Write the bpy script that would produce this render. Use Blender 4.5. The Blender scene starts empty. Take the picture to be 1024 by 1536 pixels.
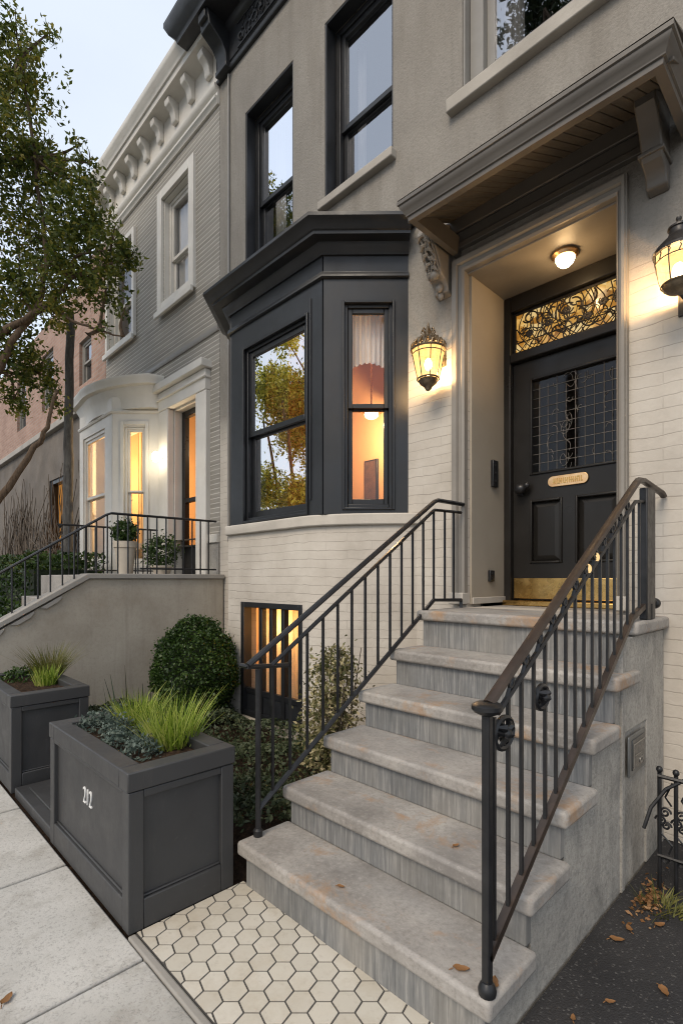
import bpy, bmesh, math, random
import numpy as np
from mathutils import Vector
H = 1.5                      # every coordinate below is in eye-heights (1.5 m)
random.seed(7); rng = np.random.default_rng(7)
S = bpy.context.scene; COL = S.collection
SIN, COS, PI = math.sin, math.cos, math.pi

# ------------------------------------------------------------------ materials
class N:
    def __init__(s, name):
        s.m = bpy.data.materials.new(name); s.m.use_nodes = True
        s.t = s.m.node_tree; s.t.nodes.clear()
        s.out = s.n('ShaderNodeOutputMaterial')
    def n(s, typ, **kw):
        o = s.t.nodes.new(typ)
        for k, v in kw.items():
            if k.startswith('i_'):
                o.inputs[k[2:].replace('_', ' ')].default_value = v
            else: setattr(o, k, v)
        return o
    def l(s, a, b): s.t.links.new(a, b)
    def coord(s, scale=(1, 1, 1), kind='Object', rot=(0, 0, 0)):
        c = s.n('ShaderNodeTexCoord'); m = s.n('ShaderNodeMapping')
        m.inputs['Scale'].default_value = scale; m.inputs['Rotation'].default_value = rot
        s.l(c.outputs[kind], m.inputs['Vector']); return m.outputs['Vector']
    def noise(s, vec, scale, detail=4, rough=.55, dist=0):
        o = s.n('ShaderNodeTexNoise'); o.inputs['Scale'].default_value = scale
        o.inputs['Detail'].default_value = detail; o.inputs['Roughness'].default_value = rough
        o.inputs['Distortion'].default_value = dist
        s.l(vec, o.inputs['Vector']); return o.outputs['Fac']
    def ramp(s, fac, stops, interp='LINEAR'):
        o = s.n('ShaderNodeValToRGB'); r = o.color_ramp; r.interpolation = interp
        while len(r.elements) < len(stops): r.elements.new(.5)
        for e, (p, c) in zip(r.elements, stops):
            e.position = p; e.color = (*c, 1) if hasattr(c, '__len__') else (c, c, c, 1)
        s.l(fac, o.inputs['Fac']); return o.outputs['Color']
    def mix(s, fac, a, b, mode='MIX'):
        o = s.n('ShaderNodeMix', data_type='RGBA', blend_type=mode)
        for k, v in ((0, fac), (6, a), (7, b)):
            if hasattr(v, 'is_output'): s.l(v, o.inputs[k])
            elif k == 0: o.inputs[k].default_value = v
            else: o.inputs[k].default_value = (*v, 1)
        return o.outputs[2]
    def math(s, op, a, b=None):
        o = s.n('ShaderNodeMath', operation=op)
        for k, v in ((0, a), (1, b)):
            if v is None: continue
            if hasattr(v, 'is_output'): s.l(v, o.inputs[k])
            else: o.inputs[k].default_value = v
        return o.outputs[0]
    def bump(s, h, strength, dist=.01, prev=None):
        o = s.n('ShaderNodeBump'); o.inputs['Strength'].default_value = strength
        o.inputs['Distance'].default_value = dist; s.l(h, o.inputs['Height'])
        if prev is not None: s.l(prev, o.inputs['Normal'])
        return o.outputs['Normal']
    def princ(s, color, rough=.6, metal=0, spec=.5, normal=None, coat=0):
        p = s.n('ShaderNodeBsdfPrincipled')
        for k, v in (('Base Color', color), ('Roughness', rough), ('Metallic', metal), ('Specular IOR Level', spec), ('Coat Weight', coat)):
            if hasattr(v, 'is_output'): s.l(v, p.inputs[k])
            elif k == 'Base Color': p.inputs[k].default_value = (*v, 1)
            else: p.inputs[k].default_value = v
        if normal is not None: s.l(normal, p.inputs['Normal'])
        s.l(p.outputs[0], s.out.inputs[0]); return p

def pm(name, a, b, scale=3, rough=.6, bump=.2, bscale=60, bdist=.004, metal=0, spec=.5, stretch=(1, 1, 1), coat=0, mid=None):
    n = N(name); v = n.coord(stretch)
    f = n.noise(v, scale, 6, .6)
    st = [(.3, a), (.7, b)] if mid is None else [(.28, a), (.5, mid), (.72, b)]
    c = n.ramp(f, st)
    nb = n.bump(n.noise(v, bscale, 4, .6), bump, bdist)
    r = n.ramp(n.noise(v, scale * 2.3, 4), [(.3, max(0, rough - .1)), (.7, min(1, rough + .1))])
    n.princ(c, r, metal, spec, nb, coat); return n.m

def glass(name, fac=.4, tint=(1, 1, 1), rough=.0, refl=(.86, .89, .95), fres=.6):
    n = N(name)
    lw = n.n('ShaderNodeFresnel'); lw.inputs['IOR'].default_value = 1.6
    f = n.math('ADD', n.math('MULTIPLY', lw.outputs[0], fres), fac)
    f = n.math('MINIMUM', f, .95)
    v = n.coord(); w = n.bump(n.noise(v, 2.2, 1), .02, .02)
    t = n.n('ShaderNodeBsdfTransparent'); t.inputs[0].default_value = (*tint, 1)
    g = n.n('ShaderNodeBsdfGlossy'); g.inputs['Roughness'].default_value = rough; g.inputs['Color'].default_value = (*refl, 1)
    n.l(w, g.inputs['Normal'])
    m = n.n('ShaderNodeMixShader'); n.l(f, m.inputs[0]); n.l(t.outputs[0], m.inputs[1]); n.l(g.outputs[0], m.inputs[2])
    n.l(m.outputs[0], n.out.inputs[0]); return n.m

def emit(name, col, strength):
    n = N(name); e = n.n('ShaderNodeEmission'); e.inputs[0].default_value = (*col, 1); e.inputs[1].default_value = strength
    n.l(e.outputs[0], n.out.inputs[0]); return n.m

def leafmat(name, cols, trans=.3, rough=.55):
    n = N(name); g = n.n('ShaderNodeNewGeometry')
    f = g.outputs['Random Per Island']
    v = n.coord(); nz = n.noise(v, 1.6, 2)
    f2 = n.math('ADD', n.math('MULTIPLY', f, .65), n.math('MULTIPLY', n.math('SUBTRACT', nz, .32), .9))
    k = len(cols); c = n.ramp(f2, [(.08 + .84 * i / max(1, k - 1), q) for i, q in enumerate(cols)])
    p = n.n('ShaderNodeBsdfPrincipled'); n.l(c, p.inputs['Base Color']); p.inputs['Roughness'].default_value = rough
    p.inputs['Specular IOR Level'].default_value = .35
    t = n.n('ShaderNodeBsdfTranslucent'); n.l(c, t.inputs[0])
    m = n.n('ShaderNodeMixShader'); m.inputs[0].default_value = trans
    n.l(p.outputs[0], m.inputs[1]); n.l(t.outputs[0], m.inputs[2]); n.l(m.outputs[0], n.out.inputs[0]); return n.m

def m_facade():
    n = N('painted_brick_and_stucco'); v = n.coord()
    sx = n.n('ShaderNodeSeparateXYZ'); n.l(v, sx.inputs[0])
    wob = n.noise(v, 1.3, 3); wob2 = n.noise(v, 9, 2)
    cx = n.n('ShaderNodeCombineXYZ'); n.l(sx.outputs[0], cx.inputs[0])
    zz = n.math('ADD', sx.outputs[2], n.math('ADD', n.math('MULTIPLY', wob, .05), n.math('MULTIPLY', wob2, .022)))
    n.l(zz, cx.inputs[1])
    b = n.n('ShaderNodeTexBrick'); n.l(cx.outputs[0], b.inputs['Vector'])
    for k, q in (('Scale', 1.0), ('Mortar Size', .0035), ('Mortar Smooth', .35), ('Bias', 0), ('Brick Width', .34), ('Row Height', .074)):
        b.inputs[k].default_value = q
    b.inputs['Color1'].default_value = (.0, .0, .0, 1); b.inputs['Color2'].default_value = (1, 1, 1, 1)
    b.inputs['Mortar'].default_value = (.5, .5, .5, 1)
    # keep the bed joints, fade most of the upright joints under the paint
    fr = n.math('FRACT', n.math('DIVIDE', zz, .074))
    d = n.math('ABSOLUTE', n.math('SUBTRACT', fr, .5))
    jn = n.ramp(d, [(.455, 0.), (.495, 1.)])
    fade = n.ramp(n.noise(n.coord((.8, .8, 3)), 2.6, 4), [(.32, .12), (.58, 1.)])
    jn = n.math('MULTIPLY', jn, fade)
    up = n.math('MULTIPLY', b.outputs['Fac'], .22)
    jn = n.math('MAXIMUM', jn, n.math('MULTIPLY', up, fade))
    pc = n.ramp(n.noise(v, 2.1, 6, .65), [(.3, (.41, .372, .32)), (.5, (.50, .458, .40)), (.7, (.57, .53, .468))])
    pc = n.mix(n.math('MULTIPLY', b.outputs['Color'], .10), pc, (.36, .315, .26))
    pc = n.mix(n.math('MULTIPLY', jn, .62), pc, (.16, .135, .11))
    # stucco
    g1 = n.noise(v, 48, 4, .75); g2 = n.noise(v, 1.4, 5, .6); g3 = n.noise(n.coord((2.2, 2.2, .35)), 2.0, 5, .6)
    sc = n.ramp(g2, [(.3, (.23, .213, .188)), (.7, (.31, .288, .254))])
    sc = n.mix(n.ramp(g3, [(.48, 0.), (.70, .6)]), sc, (.20, .18, .152))
    g4 = n.noise(n.coord((9, 9, .5)), 1.6, 6, .7); sc = n.mix(n.ramp(g4, [(.55, 0.), (.72, .4)]), sc, (.17, .155, .135))
    sc = n.mix(n.math('MULTIPLY', n.ramp(g1, [(.35, 1.), (.55, 0.)]), .35), sc, (.15, .138, .12))
    k = n.math('ADD', sx.outputs[2], n.math('MULTIPLY', n.noise(v, 2.0, 4), .7))
    k = n.ramp(k, [(0, 0.), (1, 1.)]) if False else n.n('ShaderNodeMapRange')
    k.inputs['From Min'].default_value = 3.58; k.inputs['From Max'].default_value = 3.95
    n.l(n.math('ADD', sx.outputs[2], n.math('MULTIPLY', n.noise(v, 2.0, 4), .7)), k.inputs['Value'])
    kf = k.outputs[0]
    col = n.mix(kf, pc, sc)
    b1 = n.bump(jn, .9, -.006); 
    lum = n.noise(v, 24, 3)
    hb = n.mix(kf, n.ramp(n.math('SUBTRACT', n.math('MULTIPLY', lum, .35), jn), [(0, 0.), (1, 1.)]), g1)
    nb = n.bump(hb, .62, .011)
    n.princ(col, .78, 0, .3, nb); return n.m

def m_siding():
    n = N('grey_lap_siding'); v = n.coord(); sx = n.n('ShaderNodeSeparateXYZ'); n.l(v, sx.inputs[0])
    fr = n.math('FRACT', n.math('DIVIDE', n.math('ADD', sx.outputs[2], n.math('MULTIPLY', n.noise(v, 1.5, 3), .018)), .060))
    ln = n.ramp(n.math('ABSOLUTE', n.math('SUBTRACT', fr, .5)), [(.38, 0.), (.46, 1.)])
    c = n.ramp(n.noise(n.coord((.4, .4, 6)), 3, 4), [(.3, (.255, .238, .208)), (.7, (.35, .328, .29))])
    c = n.mix(n.math('MULTIPLY', ln, n.ramp(n.noise(v, 5, 3), [(.3, .55), (.6, .95)])), c, (.66, .63, .58))
    n.princ(c, .65, 0, .35, n.bump(fr, .8, .012)); return n.m

def slab_coord(n, scale):
    v = n.coord(scale); oi = n.n('ShaderNodeObjectInfo'); va = n.n('ShaderNodeVectorMath', operation='ADD')
    cb = n.n('ShaderNodeCombineXYZ'); k = n.math('MULTIPLY', oi.outputs['Random'], 41.)
    for q in range(3): n.l(k, cb.inputs[q])
    n.l(v, va.inputs[0]); n.l(cb.outputs[0], va.inputs[1]); return va.outputs[0]
def m_riser():
    n = N('veined_bluestone_riser')
    v = slab_coord(n, (20, 20, 1.0)); f = n.noise(v, 3.2, 6, .7, .3)
    f2 = n.noise(n.coord((1, 1, .5)), 2.4, 4)
    c = n.ramp(f, [(.22, (.06, .063, .066)), (.40, (.14, .145, .148)), (.53, (.19, .193, .193)), (.62, (.285, .282, .272)), (.70, (.19, .192, .19)), (.82, (.12, .122, .123))])
    c = n.mix(n.ramp(f2, [(.42, 0.), (.68, .45)]), c, (.30, .275, .235))
    c = n.mix(n.ramp(n.noise(slab_coord(n, (1, 1, 1)), 2.2, 6, .7), [(.5, 0.), (.68, .5)]), c, (.105, .105, .10))
    n.princ(c, .62, 0, .35, n.bump(n.noise(v, 9, 4), .35, .006)); return n.m

def m_tread():
    n = N('worn_sandstone_tread'); v = slab_coord(n, (1, 1, 1))
    c = n.ramp(n.noise(v, 2.4, 7, .62), [(.30, (.18, .168, .155)), (.48, (.29, .272, .25)), (.60, (.35, .328, .30)), (.72, (.43, .405, .37))])
    fine = n.noise(v, 48, 5, .78)
    c = n.mix(n.math('MULTIPLY', n.ramp(fine, [(.34, 1.), (.5, 0.)]), .5), c, (.15, .135, .12))
    c = n.mix(n.math('MULTIPLY', n.ramp(fine, [(.55, 0.), (.66, 1.)]), .3), c, (.50, .47, .43))
    dirt = n.noise(v, 3.1, 8, .72, .4)
    c = n.mix(n.math('MULTIPLY', n.ramp(dirt, [(.545, 0.), (.66, 1.)]), .70), c, (.34, .195, .09))
    c = n.mix(n.math('MULTIPLY', n.ramp(n.noise(v, 1.1, 3), [(.45, 0.), (.7, 1.)]), .35), c, (.25, .245, .245))
    h = n.math('ADD', n.math('MULTIPLY', fine, .5), n.noise(v, 8, 5))
    n.princ(c, n.ramp(dirt, [(.3, .55), (.7, .8)]), 0, .4, n.bump(h, .35, .008)); return n.m

def m_stonewall():
    n = N('weathered_render'); v = n.coord()
    st = n.noise(n.coord((1.5, 1.5, .7)), 2.4, 8, .72, .5)
    c = n.ramp(st, [(.25, (.12, .115, .106)), (.42, (.28, .268, .244)), (.56, (.40, .38, .342)), (.75, (.27, .256, .233))])
    c = n.mix(n.ramp(n.noise(v, 1.8, 5), [(.5, 0.), (.72, .5)]), c, (.17, .165, .155))
    g = n.noise(v, 60, 4, .75)
    c = n.mix(n.math('MULTIPLY', n.ramp(g, [(.38, 1.), (.5, 0.)]), .35), c, (.13, .124, .115))
    c = n.mix(n.math('MULTIPLY', n.ramp(g, [(.54, 0.), (.66, 1.)]), .22), c, (.46, .437, .395))
    n.princ(c, .85, 0, .25, n.bump(n.math('ADD', g, n.noise(v, 14, 5)), .6, .009)); return n.m

def m_concrete():
    n = N('concrete_paving'); v = n.coord()
    c = n.ramp(n.noise(v, 1.1, 8, .65), [(.30, (.28, .27, .245)), (.48, (.43, .418, .39)), (.7, (.53, .517, .488))])
    c = n.mix(n.math('MULTIPLY', n.ramp(n.noise(v, 3.6, 9, .78), [(.5, 0.), (.64, 1.)]), .5), c, (.24, .22, .185))
    sp = n.noise(v, 75, 4, .78)
    c = n.mix(n.math('MULTIPLY', n.ramp(sp, [(.36, 1.), (.48, 0.)]), .5), c, (.19, .185, .175))
    n.princ(c, .8, 0, .3, n.bump(n.math('ADD', sp, n.noise(v, 9, 5)), .28, .006)); return n.m

def m_asphalt():
    n = N('dark_asphalt'); v = n.coord()
    vo = n.n('ShaderNodeTexVoronoi'); vo.inputs['Scale'].default_value = 150; n.l(v, vo.inputs['Vector'])
    c = n.ramp(n.noise(v, 2, 5), [(.3, (.020, .020, .022)), (.7, (.040, .039, .040))])
    sp = n.ramp(vo.outputs['Color'], [(.80, 0.), (.9, 1.)])
    c = n.mix(n.math('MULTIPLY', sp, .6), c, (.13, .128, .125)); c = n.mix(n.ramp(n.noise(v, 1.1, 7, .7), [(.5, 0.), (.7, .6)]), c, (.012, .012, .013))
    n.princ(c, .82, 0, .35, n.bump(vo.outputs['Distance'], .5, -.006)); return n.m

def m_tile():
    n = N('cream_hexagon_tile'); g = n.n('ShaderNodeNewGeometry'); v = n.coord()
    c = n.ramp(g.outputs['Random Per Island'], [(0, (.50, .465, .395)), (.5, (.545, .51, .435)), (1, (.575, .54, .47))])
    c = n.mix(n.math('MULTIPLY', n.ramp(n.noise(v, 4, 8, .74), [(.47, 0.), (.68, 1.)]), .55), c, (.40, .345, .26))
    c = n.mix(n.math('MULTIPLY', n.ramp(n.noise(v, 26, 5, .7), [(.55, 0.), (.7, 1.)]), .35), c, (.34, .30, .24))
    n.princ(c, n.ramp(n.noise(v, 4, 4), [(.3, .35), (.7, .6)]), 0, .45, n.bump(n.noise(v, 14, 4), .12, .006)); return n.m

def m_brick(name, c1, c2, mort, w=.22, h=.075):
    n = N(name); v = n.coord(); sx = n.n('ShaderNodeSeparateXYZ'); n.l(v, sx.inputs[0])
    cx = n.n('ShaderNodeCombineXYZ'); n.l(sx.outputs[0], cx.inputs[0]); n.l(sx.outputs[2], cx.inputs[1])
    b = n.n('ShaderNodeTexBrick'); n.l(cx.outputs[0], b.inputs['Vector'])
    for k, q in (('Scale', 1.), ('Mortar Size', .008), ('Brick Width', w), ('Row Height', h)): b.inputs[k].default_value = q
    b.inputs['Color1'].default_value = (*c1, 1); b.inputs['Color2'].default_value = (*c2, 1); b.inputs['Mortar'].default_value = (*mort, 1)
    c = n.mix(n.ramp(n.noise(v, 1.2, 6), [(.4, 0.), (.7, .45)]), b.outputs['Color'], tuple(q * .6 for q in c1))
    n.princ(c, .85, 0, .25, n.bump(b.outputs['Fac'], .5, -.006)); return n.m

def m_bark(name, a, b):
    n = N(name); v = n.coord((1, 1, .22)); f = n.noise(v, 26, 6, .7, .6)
    c = n.ramp(f, [(.3, a), (.65, b)])
    n.princ(c, .9, 0, .2, n.bump(f, .9, .02)); return n.m

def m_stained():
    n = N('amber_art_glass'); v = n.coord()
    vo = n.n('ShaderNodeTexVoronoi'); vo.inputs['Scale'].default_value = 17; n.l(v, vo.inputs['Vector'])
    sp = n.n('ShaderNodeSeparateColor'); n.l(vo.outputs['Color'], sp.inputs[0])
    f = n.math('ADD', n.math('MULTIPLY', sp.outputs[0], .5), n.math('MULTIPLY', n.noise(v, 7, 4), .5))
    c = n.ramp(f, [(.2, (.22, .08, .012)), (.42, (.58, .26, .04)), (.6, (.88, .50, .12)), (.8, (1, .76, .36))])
    e = n.n('ShaderNodeEmission'); n.l(c, e.inputs[0]); e.inputs[1].default_value = EM_TRANSOM  # backlight from the hall is put into the glass as its own emission
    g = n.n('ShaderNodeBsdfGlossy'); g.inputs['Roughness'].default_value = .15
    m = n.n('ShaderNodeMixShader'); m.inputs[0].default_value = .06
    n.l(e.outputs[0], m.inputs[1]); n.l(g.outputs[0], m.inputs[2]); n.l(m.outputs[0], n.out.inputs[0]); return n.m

def m_lampglass(name, col, strength, alpha=.55):
    n = N(name); v = n.coord()
    f = n.noise(v, 40, 3)
    c = n.ramp(f, [(.3, tuple(q * .7 for q in col)), (.7, col)])
    e = n.n('ShaderNodeEmission'); n.l(c, e.inputs[0]); e.inputs[1].default_value = strength
    t = n.n('ShaderNodeBsdfTransparent')
    m = n.n('ShaderNodeMixShader'); m.inputs[0].default_value = alpha
    n.l(t.outputs[0], m.inputs[1]); n.l(e.outputs[0], m.inputs[2]); n.l(m.outputs[0], n.out.inputs[0]); return n.m

def m_soil():
    n = N('bark_mulch_soil'); v = n.coord((1, 1, 1)); f = n.noise(v, 30, 6, .75)
    c = n.ramp(f, [(.3, (.018, .012, .009)), (.55, (.06, .038, .025)), (.7, (.13, .075, .045))])
    n.princ(c, .95, 0, .15, n.bump(f, 1., .03)); return n.m

def m_planter():
    n = N('charcoal_painted_planter'); v = n.coord()
    c = n.ramp(n.noise(v, 1.6, 6, .6), [(.3, (.033, .0335, .035)), (.7, (.050, .0505, .052))])
    c = n.mix(n.ramp(n.noise(n.coord((3, 3, .4)), 3, 7, .75), [(.56, 0.), (.72, .45)]), c, (.095, .088, .08))
    c = n.mix(n.ramp(n.noise(v, 22, 6, .8), [(.62, 0.), (.70, .5)]), c, (.12, .11, .10))
    n.princ(c, n.ramp(n.noise(v, 4, 5, .7), [(.3, .36), (.7, .62)]), 0, .45, n.bump(n.noise(n.coord((1, 1, .3)), 30, 4), .22, .004)); return n.m
def m_cloth(name, a, b, tr=.5):
    n = N(name); v = n.coord((6, 6, .4)); c = n.ramp(n.noise(v, 8, 5), [(.3, a), (.7, b)])
    d = n.n('ShaderNodeBsdfDiffuse'); t = n.n('ShaderNodeBsdfTranslucent'); n.l(c, d.inputs[0]); n.l(c, t.inputs[0])
    m = n.n('ShaderNodeMixShader'); m.inputs[0].default_value = tr; n.l(d.outputs[0], m.inputs[1]); n.l(t.outputs[0], m.inputs[2]); n.l(m.outputs[0], n.out.inputs[0]); return n.m
def m_tan():
    n = N('tan_stucco'); v = n.coord()
    c = n.ramp(n.noise(v, 1.3, 8, .68), [(.3, (.30, .262, .21)), (.5, (.39, .35, .29)), (.72, (.45, .41, .345))])
    c = n.mix(n.ramp(n.noise(n.coord((6, 6, .5)), 1.8, 6, .7), [(.54, 0.), (.70, .5)]), c, (.27, .238, .195))
    g = n.noise(v, 40, 4, .75); c = n.mix(n.math('MULTIPLY', n.ramp(g, [(.36, 1.), (.5, 0.)]), .18), c, (.20, .176, .146))
    n.princ(c, .85, 0, .25, n.bump(n.math('ADD', g, n.noise(v, 7, 5)), .3, .007)); return n.m
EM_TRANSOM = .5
WARM = (1.0, .60, .26)
M = dict(
    facade=m_facade(), siding=m_siding(), riser=m_riser(), tread=m_tread(), render=m_stonewall(), concrete=m_concrete(),
    asphalt=m_asphalt(), tile=m_tile(), soil=m_soil(),
    grout=pm('dark_grout', (.045, .043, .040), (.085, .081, .075), 6, .9, .5, 90),
    brickfar=m_brick('old_pink_brick', (.30, .19, .148), (.38, .25, .20), (.33, .28, .245)),
    plasterfar=pm('taupe_plaster', (.085, .073, .062), (.155, .134, .113), 1.2, .85, .6, 25, .01),
    black=pm('black_painted_trim', (.010, .0112, .0135), (.019, .021, .0245), 2.2, .44, .12, 30, .003),
    blacksash=pm('black_window_sash', (.008, .0085, .010), (.014, .015, .017), 4, .38, .1, 40, .002),
    cornice=pm('black_painted_cornice', (.010, .011, .013), (.019, .021, .025), 3, .48, .3, 45, .004),
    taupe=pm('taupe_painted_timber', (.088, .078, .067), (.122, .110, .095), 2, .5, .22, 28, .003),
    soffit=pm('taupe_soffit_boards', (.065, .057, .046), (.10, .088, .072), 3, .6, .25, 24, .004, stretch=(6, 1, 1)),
    casing=pm('greige_door_casing', (.20, .182, .158), (.26, .238, .208), 2.5, .48, .15, 30, .003),
    reveal=pm('beige_porch_paint', (.31, .272, .217), (.37, .328, .268), 1.4, .55, .12, 20, .003),
    stone=pm('cream_sill_stone', (.42, .385, .335), (.53, .49, .43), 3, .75, .3, 50, .005),
    greysill=pm('taupe_stone_sill', (.31, .285, .248), (.40, .37, .325), 3, .72, .3, 50, .005),
    white=pm('cream_white_trim', (.56, .535, .485), (.66, .635, .585), 2.2, .5, .18, 30, .004),
    greyframe=pm('grey_painted_frame', (.20, .19, .175), (.26, .25, .23), 3, .45, .12, 40, .003),
    tanwall=m_tan(),
    coping=pm('taupe_coping', (.25, .235, .21), (.33, .31, .28), 2.5, .7, .3, 50, .005),
    planter=m_planter(),
    iron=pm('black_wrought_iron', (.010, .011, .013), (.024, .024, .026), 9, .38, .3, 60, .002, metal=.2),
    worniron=pm('worn_brown_iron', (.030, .021, .016), (.080, .054, .039), 7, .38, .25, 50, .002, metal=.25, mid=(.048, .034, .026)),
    doorpaint=pm('black_gloss_door', (.011, .010, .009), (.019, .017, .015), 2, .36, .12, 22, .003, spec=.3),
    brass=pm('aged_brass', (.50, .30, .09), (.74, .50, .20), 7, .26, .2, 30, .002, metal=1),
    bronze=pm('bright_bronze_plate', (.66, .38, .17), (.86, .60, .34), 14, .34, .3, 60, .002, metal=1),
    lead=pm('lead_came', (.28, .27, .255), (.44, .425, .40), 20, .45, .2, 60, .001, metal=.8),
    darklead=pm('dark_lead_line', (.012, .009, .006), (.03, .022, .014), 20, .5, .2, 60, .001),
    lampmetal=pm('dark_lantern_metal', (.018, .018, .020), (.05, .045, .04), 12, .4, .4, 60, .003, metal=.4),
    gold=pm('antique_bronze_scroll', (.07, .055, .038), (.22, .17, .11), 22, .4, .5, 60, .004, metal=.55),
    meter=pm('grey_metal_box', (.11, .115, .115), (.17, .175, .175), 6, .45, .3, 50, .002, metal=.4),
    meterface=pm('dark_meter_face', (.035, .037, .038), (.06, .062, .063), 9, .3, .2, 40, .001),
    paint=pm('white_paint', (.74, .74, .73), (.82, .82, .81), 4, .5, .1, 40, .001),
    curtain=m_cloth('white_sheer_curtain', (.66, .64, .61), (.80, .78, .75), .12),
    beigecurtain=m_cloth('beige_curtain', (.60, .46, .28), (.76, .61, .40)),
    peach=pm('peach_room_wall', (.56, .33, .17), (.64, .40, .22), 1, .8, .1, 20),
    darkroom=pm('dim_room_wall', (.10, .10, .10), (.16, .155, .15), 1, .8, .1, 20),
    picture=pm('dark_canvas', (.05, .035, .03), (.14, .07, .045), 9, .6, .2, 30),
    potclay=pm('pale_clay_pot', (.42, .37, .30), (.52, .46, .38), 4, .8, .3, 40),
    bark=m_bark('brown_bark', (.045, .030, .020), (.15, .105, .07)),
    greybark=m_bark('grey_rough_bark', (.05, .048, .046), (.135, .13, .122)),
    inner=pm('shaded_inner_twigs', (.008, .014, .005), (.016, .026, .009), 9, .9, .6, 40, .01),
    twig=pm('bare_twig', (.05, .038, .028), (.11, .085, .062), 12, .85, .4, 60),
    glass=glass('window_glass', .34), glassbay=glass('bay_window_glass', .70, (.45, .45, .45), refl=(1, 1, 1)), glassup=glass('upstairs_glass', .10, fres=.5), glassside=glass('side_window_glass', .04, fres=.25),
    glassdoor=glass('leaded_door_glass', .015, (.8, .8, .8), .04, fres=.22), glassneigh=glass('neighbour_glass', .0, fres=.10),
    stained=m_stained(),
    leaf_tree=leafmat('olive_green_leaf', [(.030, .050, .009), (.075, .105, .016), (.15, .165, .026), (.29, .235, .04)], .42),
    leaf_gold=leafmat('golden_autumn_leaf', [(.05, .08, .012), (.20, .22, .025), (.52, .50, .06), (.86, .76, .12), (.92, .86, .34)], .5),
    leaf_dark=leafmat('dark_street_tree_leaf', [(.010, .020, .006), (.025, .04, .010), (.05, .062, .016)]),
    leaf_box=leafmat('boxwood_leaf', [(.014, .032, .007), (.034, .068, .012), (.075, .12, .022)], .2, .42),
    leaf_ground=leafmat('grey_green_ground_leaf', [(.022, .036, .016), (.05, .068, .032), (.10, .115, .06)], .2),
    leaf_pale=leafmat('variegated_leaf', [(.06, .075, .022), (.16, .155, .06), (.42, .36, .20), (.62, .52, .34)], .25),
    leaf_blue=leafmat('blue_grey_sedum_leaf', [(.04, .062, .05), (.08, .112, .092), (.17, .205, .17)], .15),
    grass=leafmat('lime_grass_blade', [(.05, .10, .010), (.14, .23, .022), (.30, .40, .05), (.50, .55, .14), (.50, .42, .17)], .45),
    grassolive=leafmat('olive_grass_blade', [(.07, .085, .02), (.16, .16, .04), (.28, .25, .09)], .35),
    spike=leafmat('dark_spiky_blade', [(.02, .032, .018), (.04, .056, .034)], .1, .4),
    dryleaf=leafmat('dry_leaf', [(.14, .062, .025), (.25, .125, .05), (.34, .20, .095)], .2),
    lampL=m_lampglass('amber_lantern_glass', (1, .56, .17), 1.5, .6),
    lampR=m_lampglass('amber_lantern_glass_clear', (1, .58, .20), 1.9, .62),
    bulb=emit('lamp_bulb', (1, .80, .50), 30), dome=emit('lit_dome_glass', (1, .80, .46), 7),
    whitebulb=emit('bright_lamp_glass', (1, .88, .66), 16),
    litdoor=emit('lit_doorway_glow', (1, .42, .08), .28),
    glowbead=emit('glowing_rail_bead', (1, .66, .30), .7),
)

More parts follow.
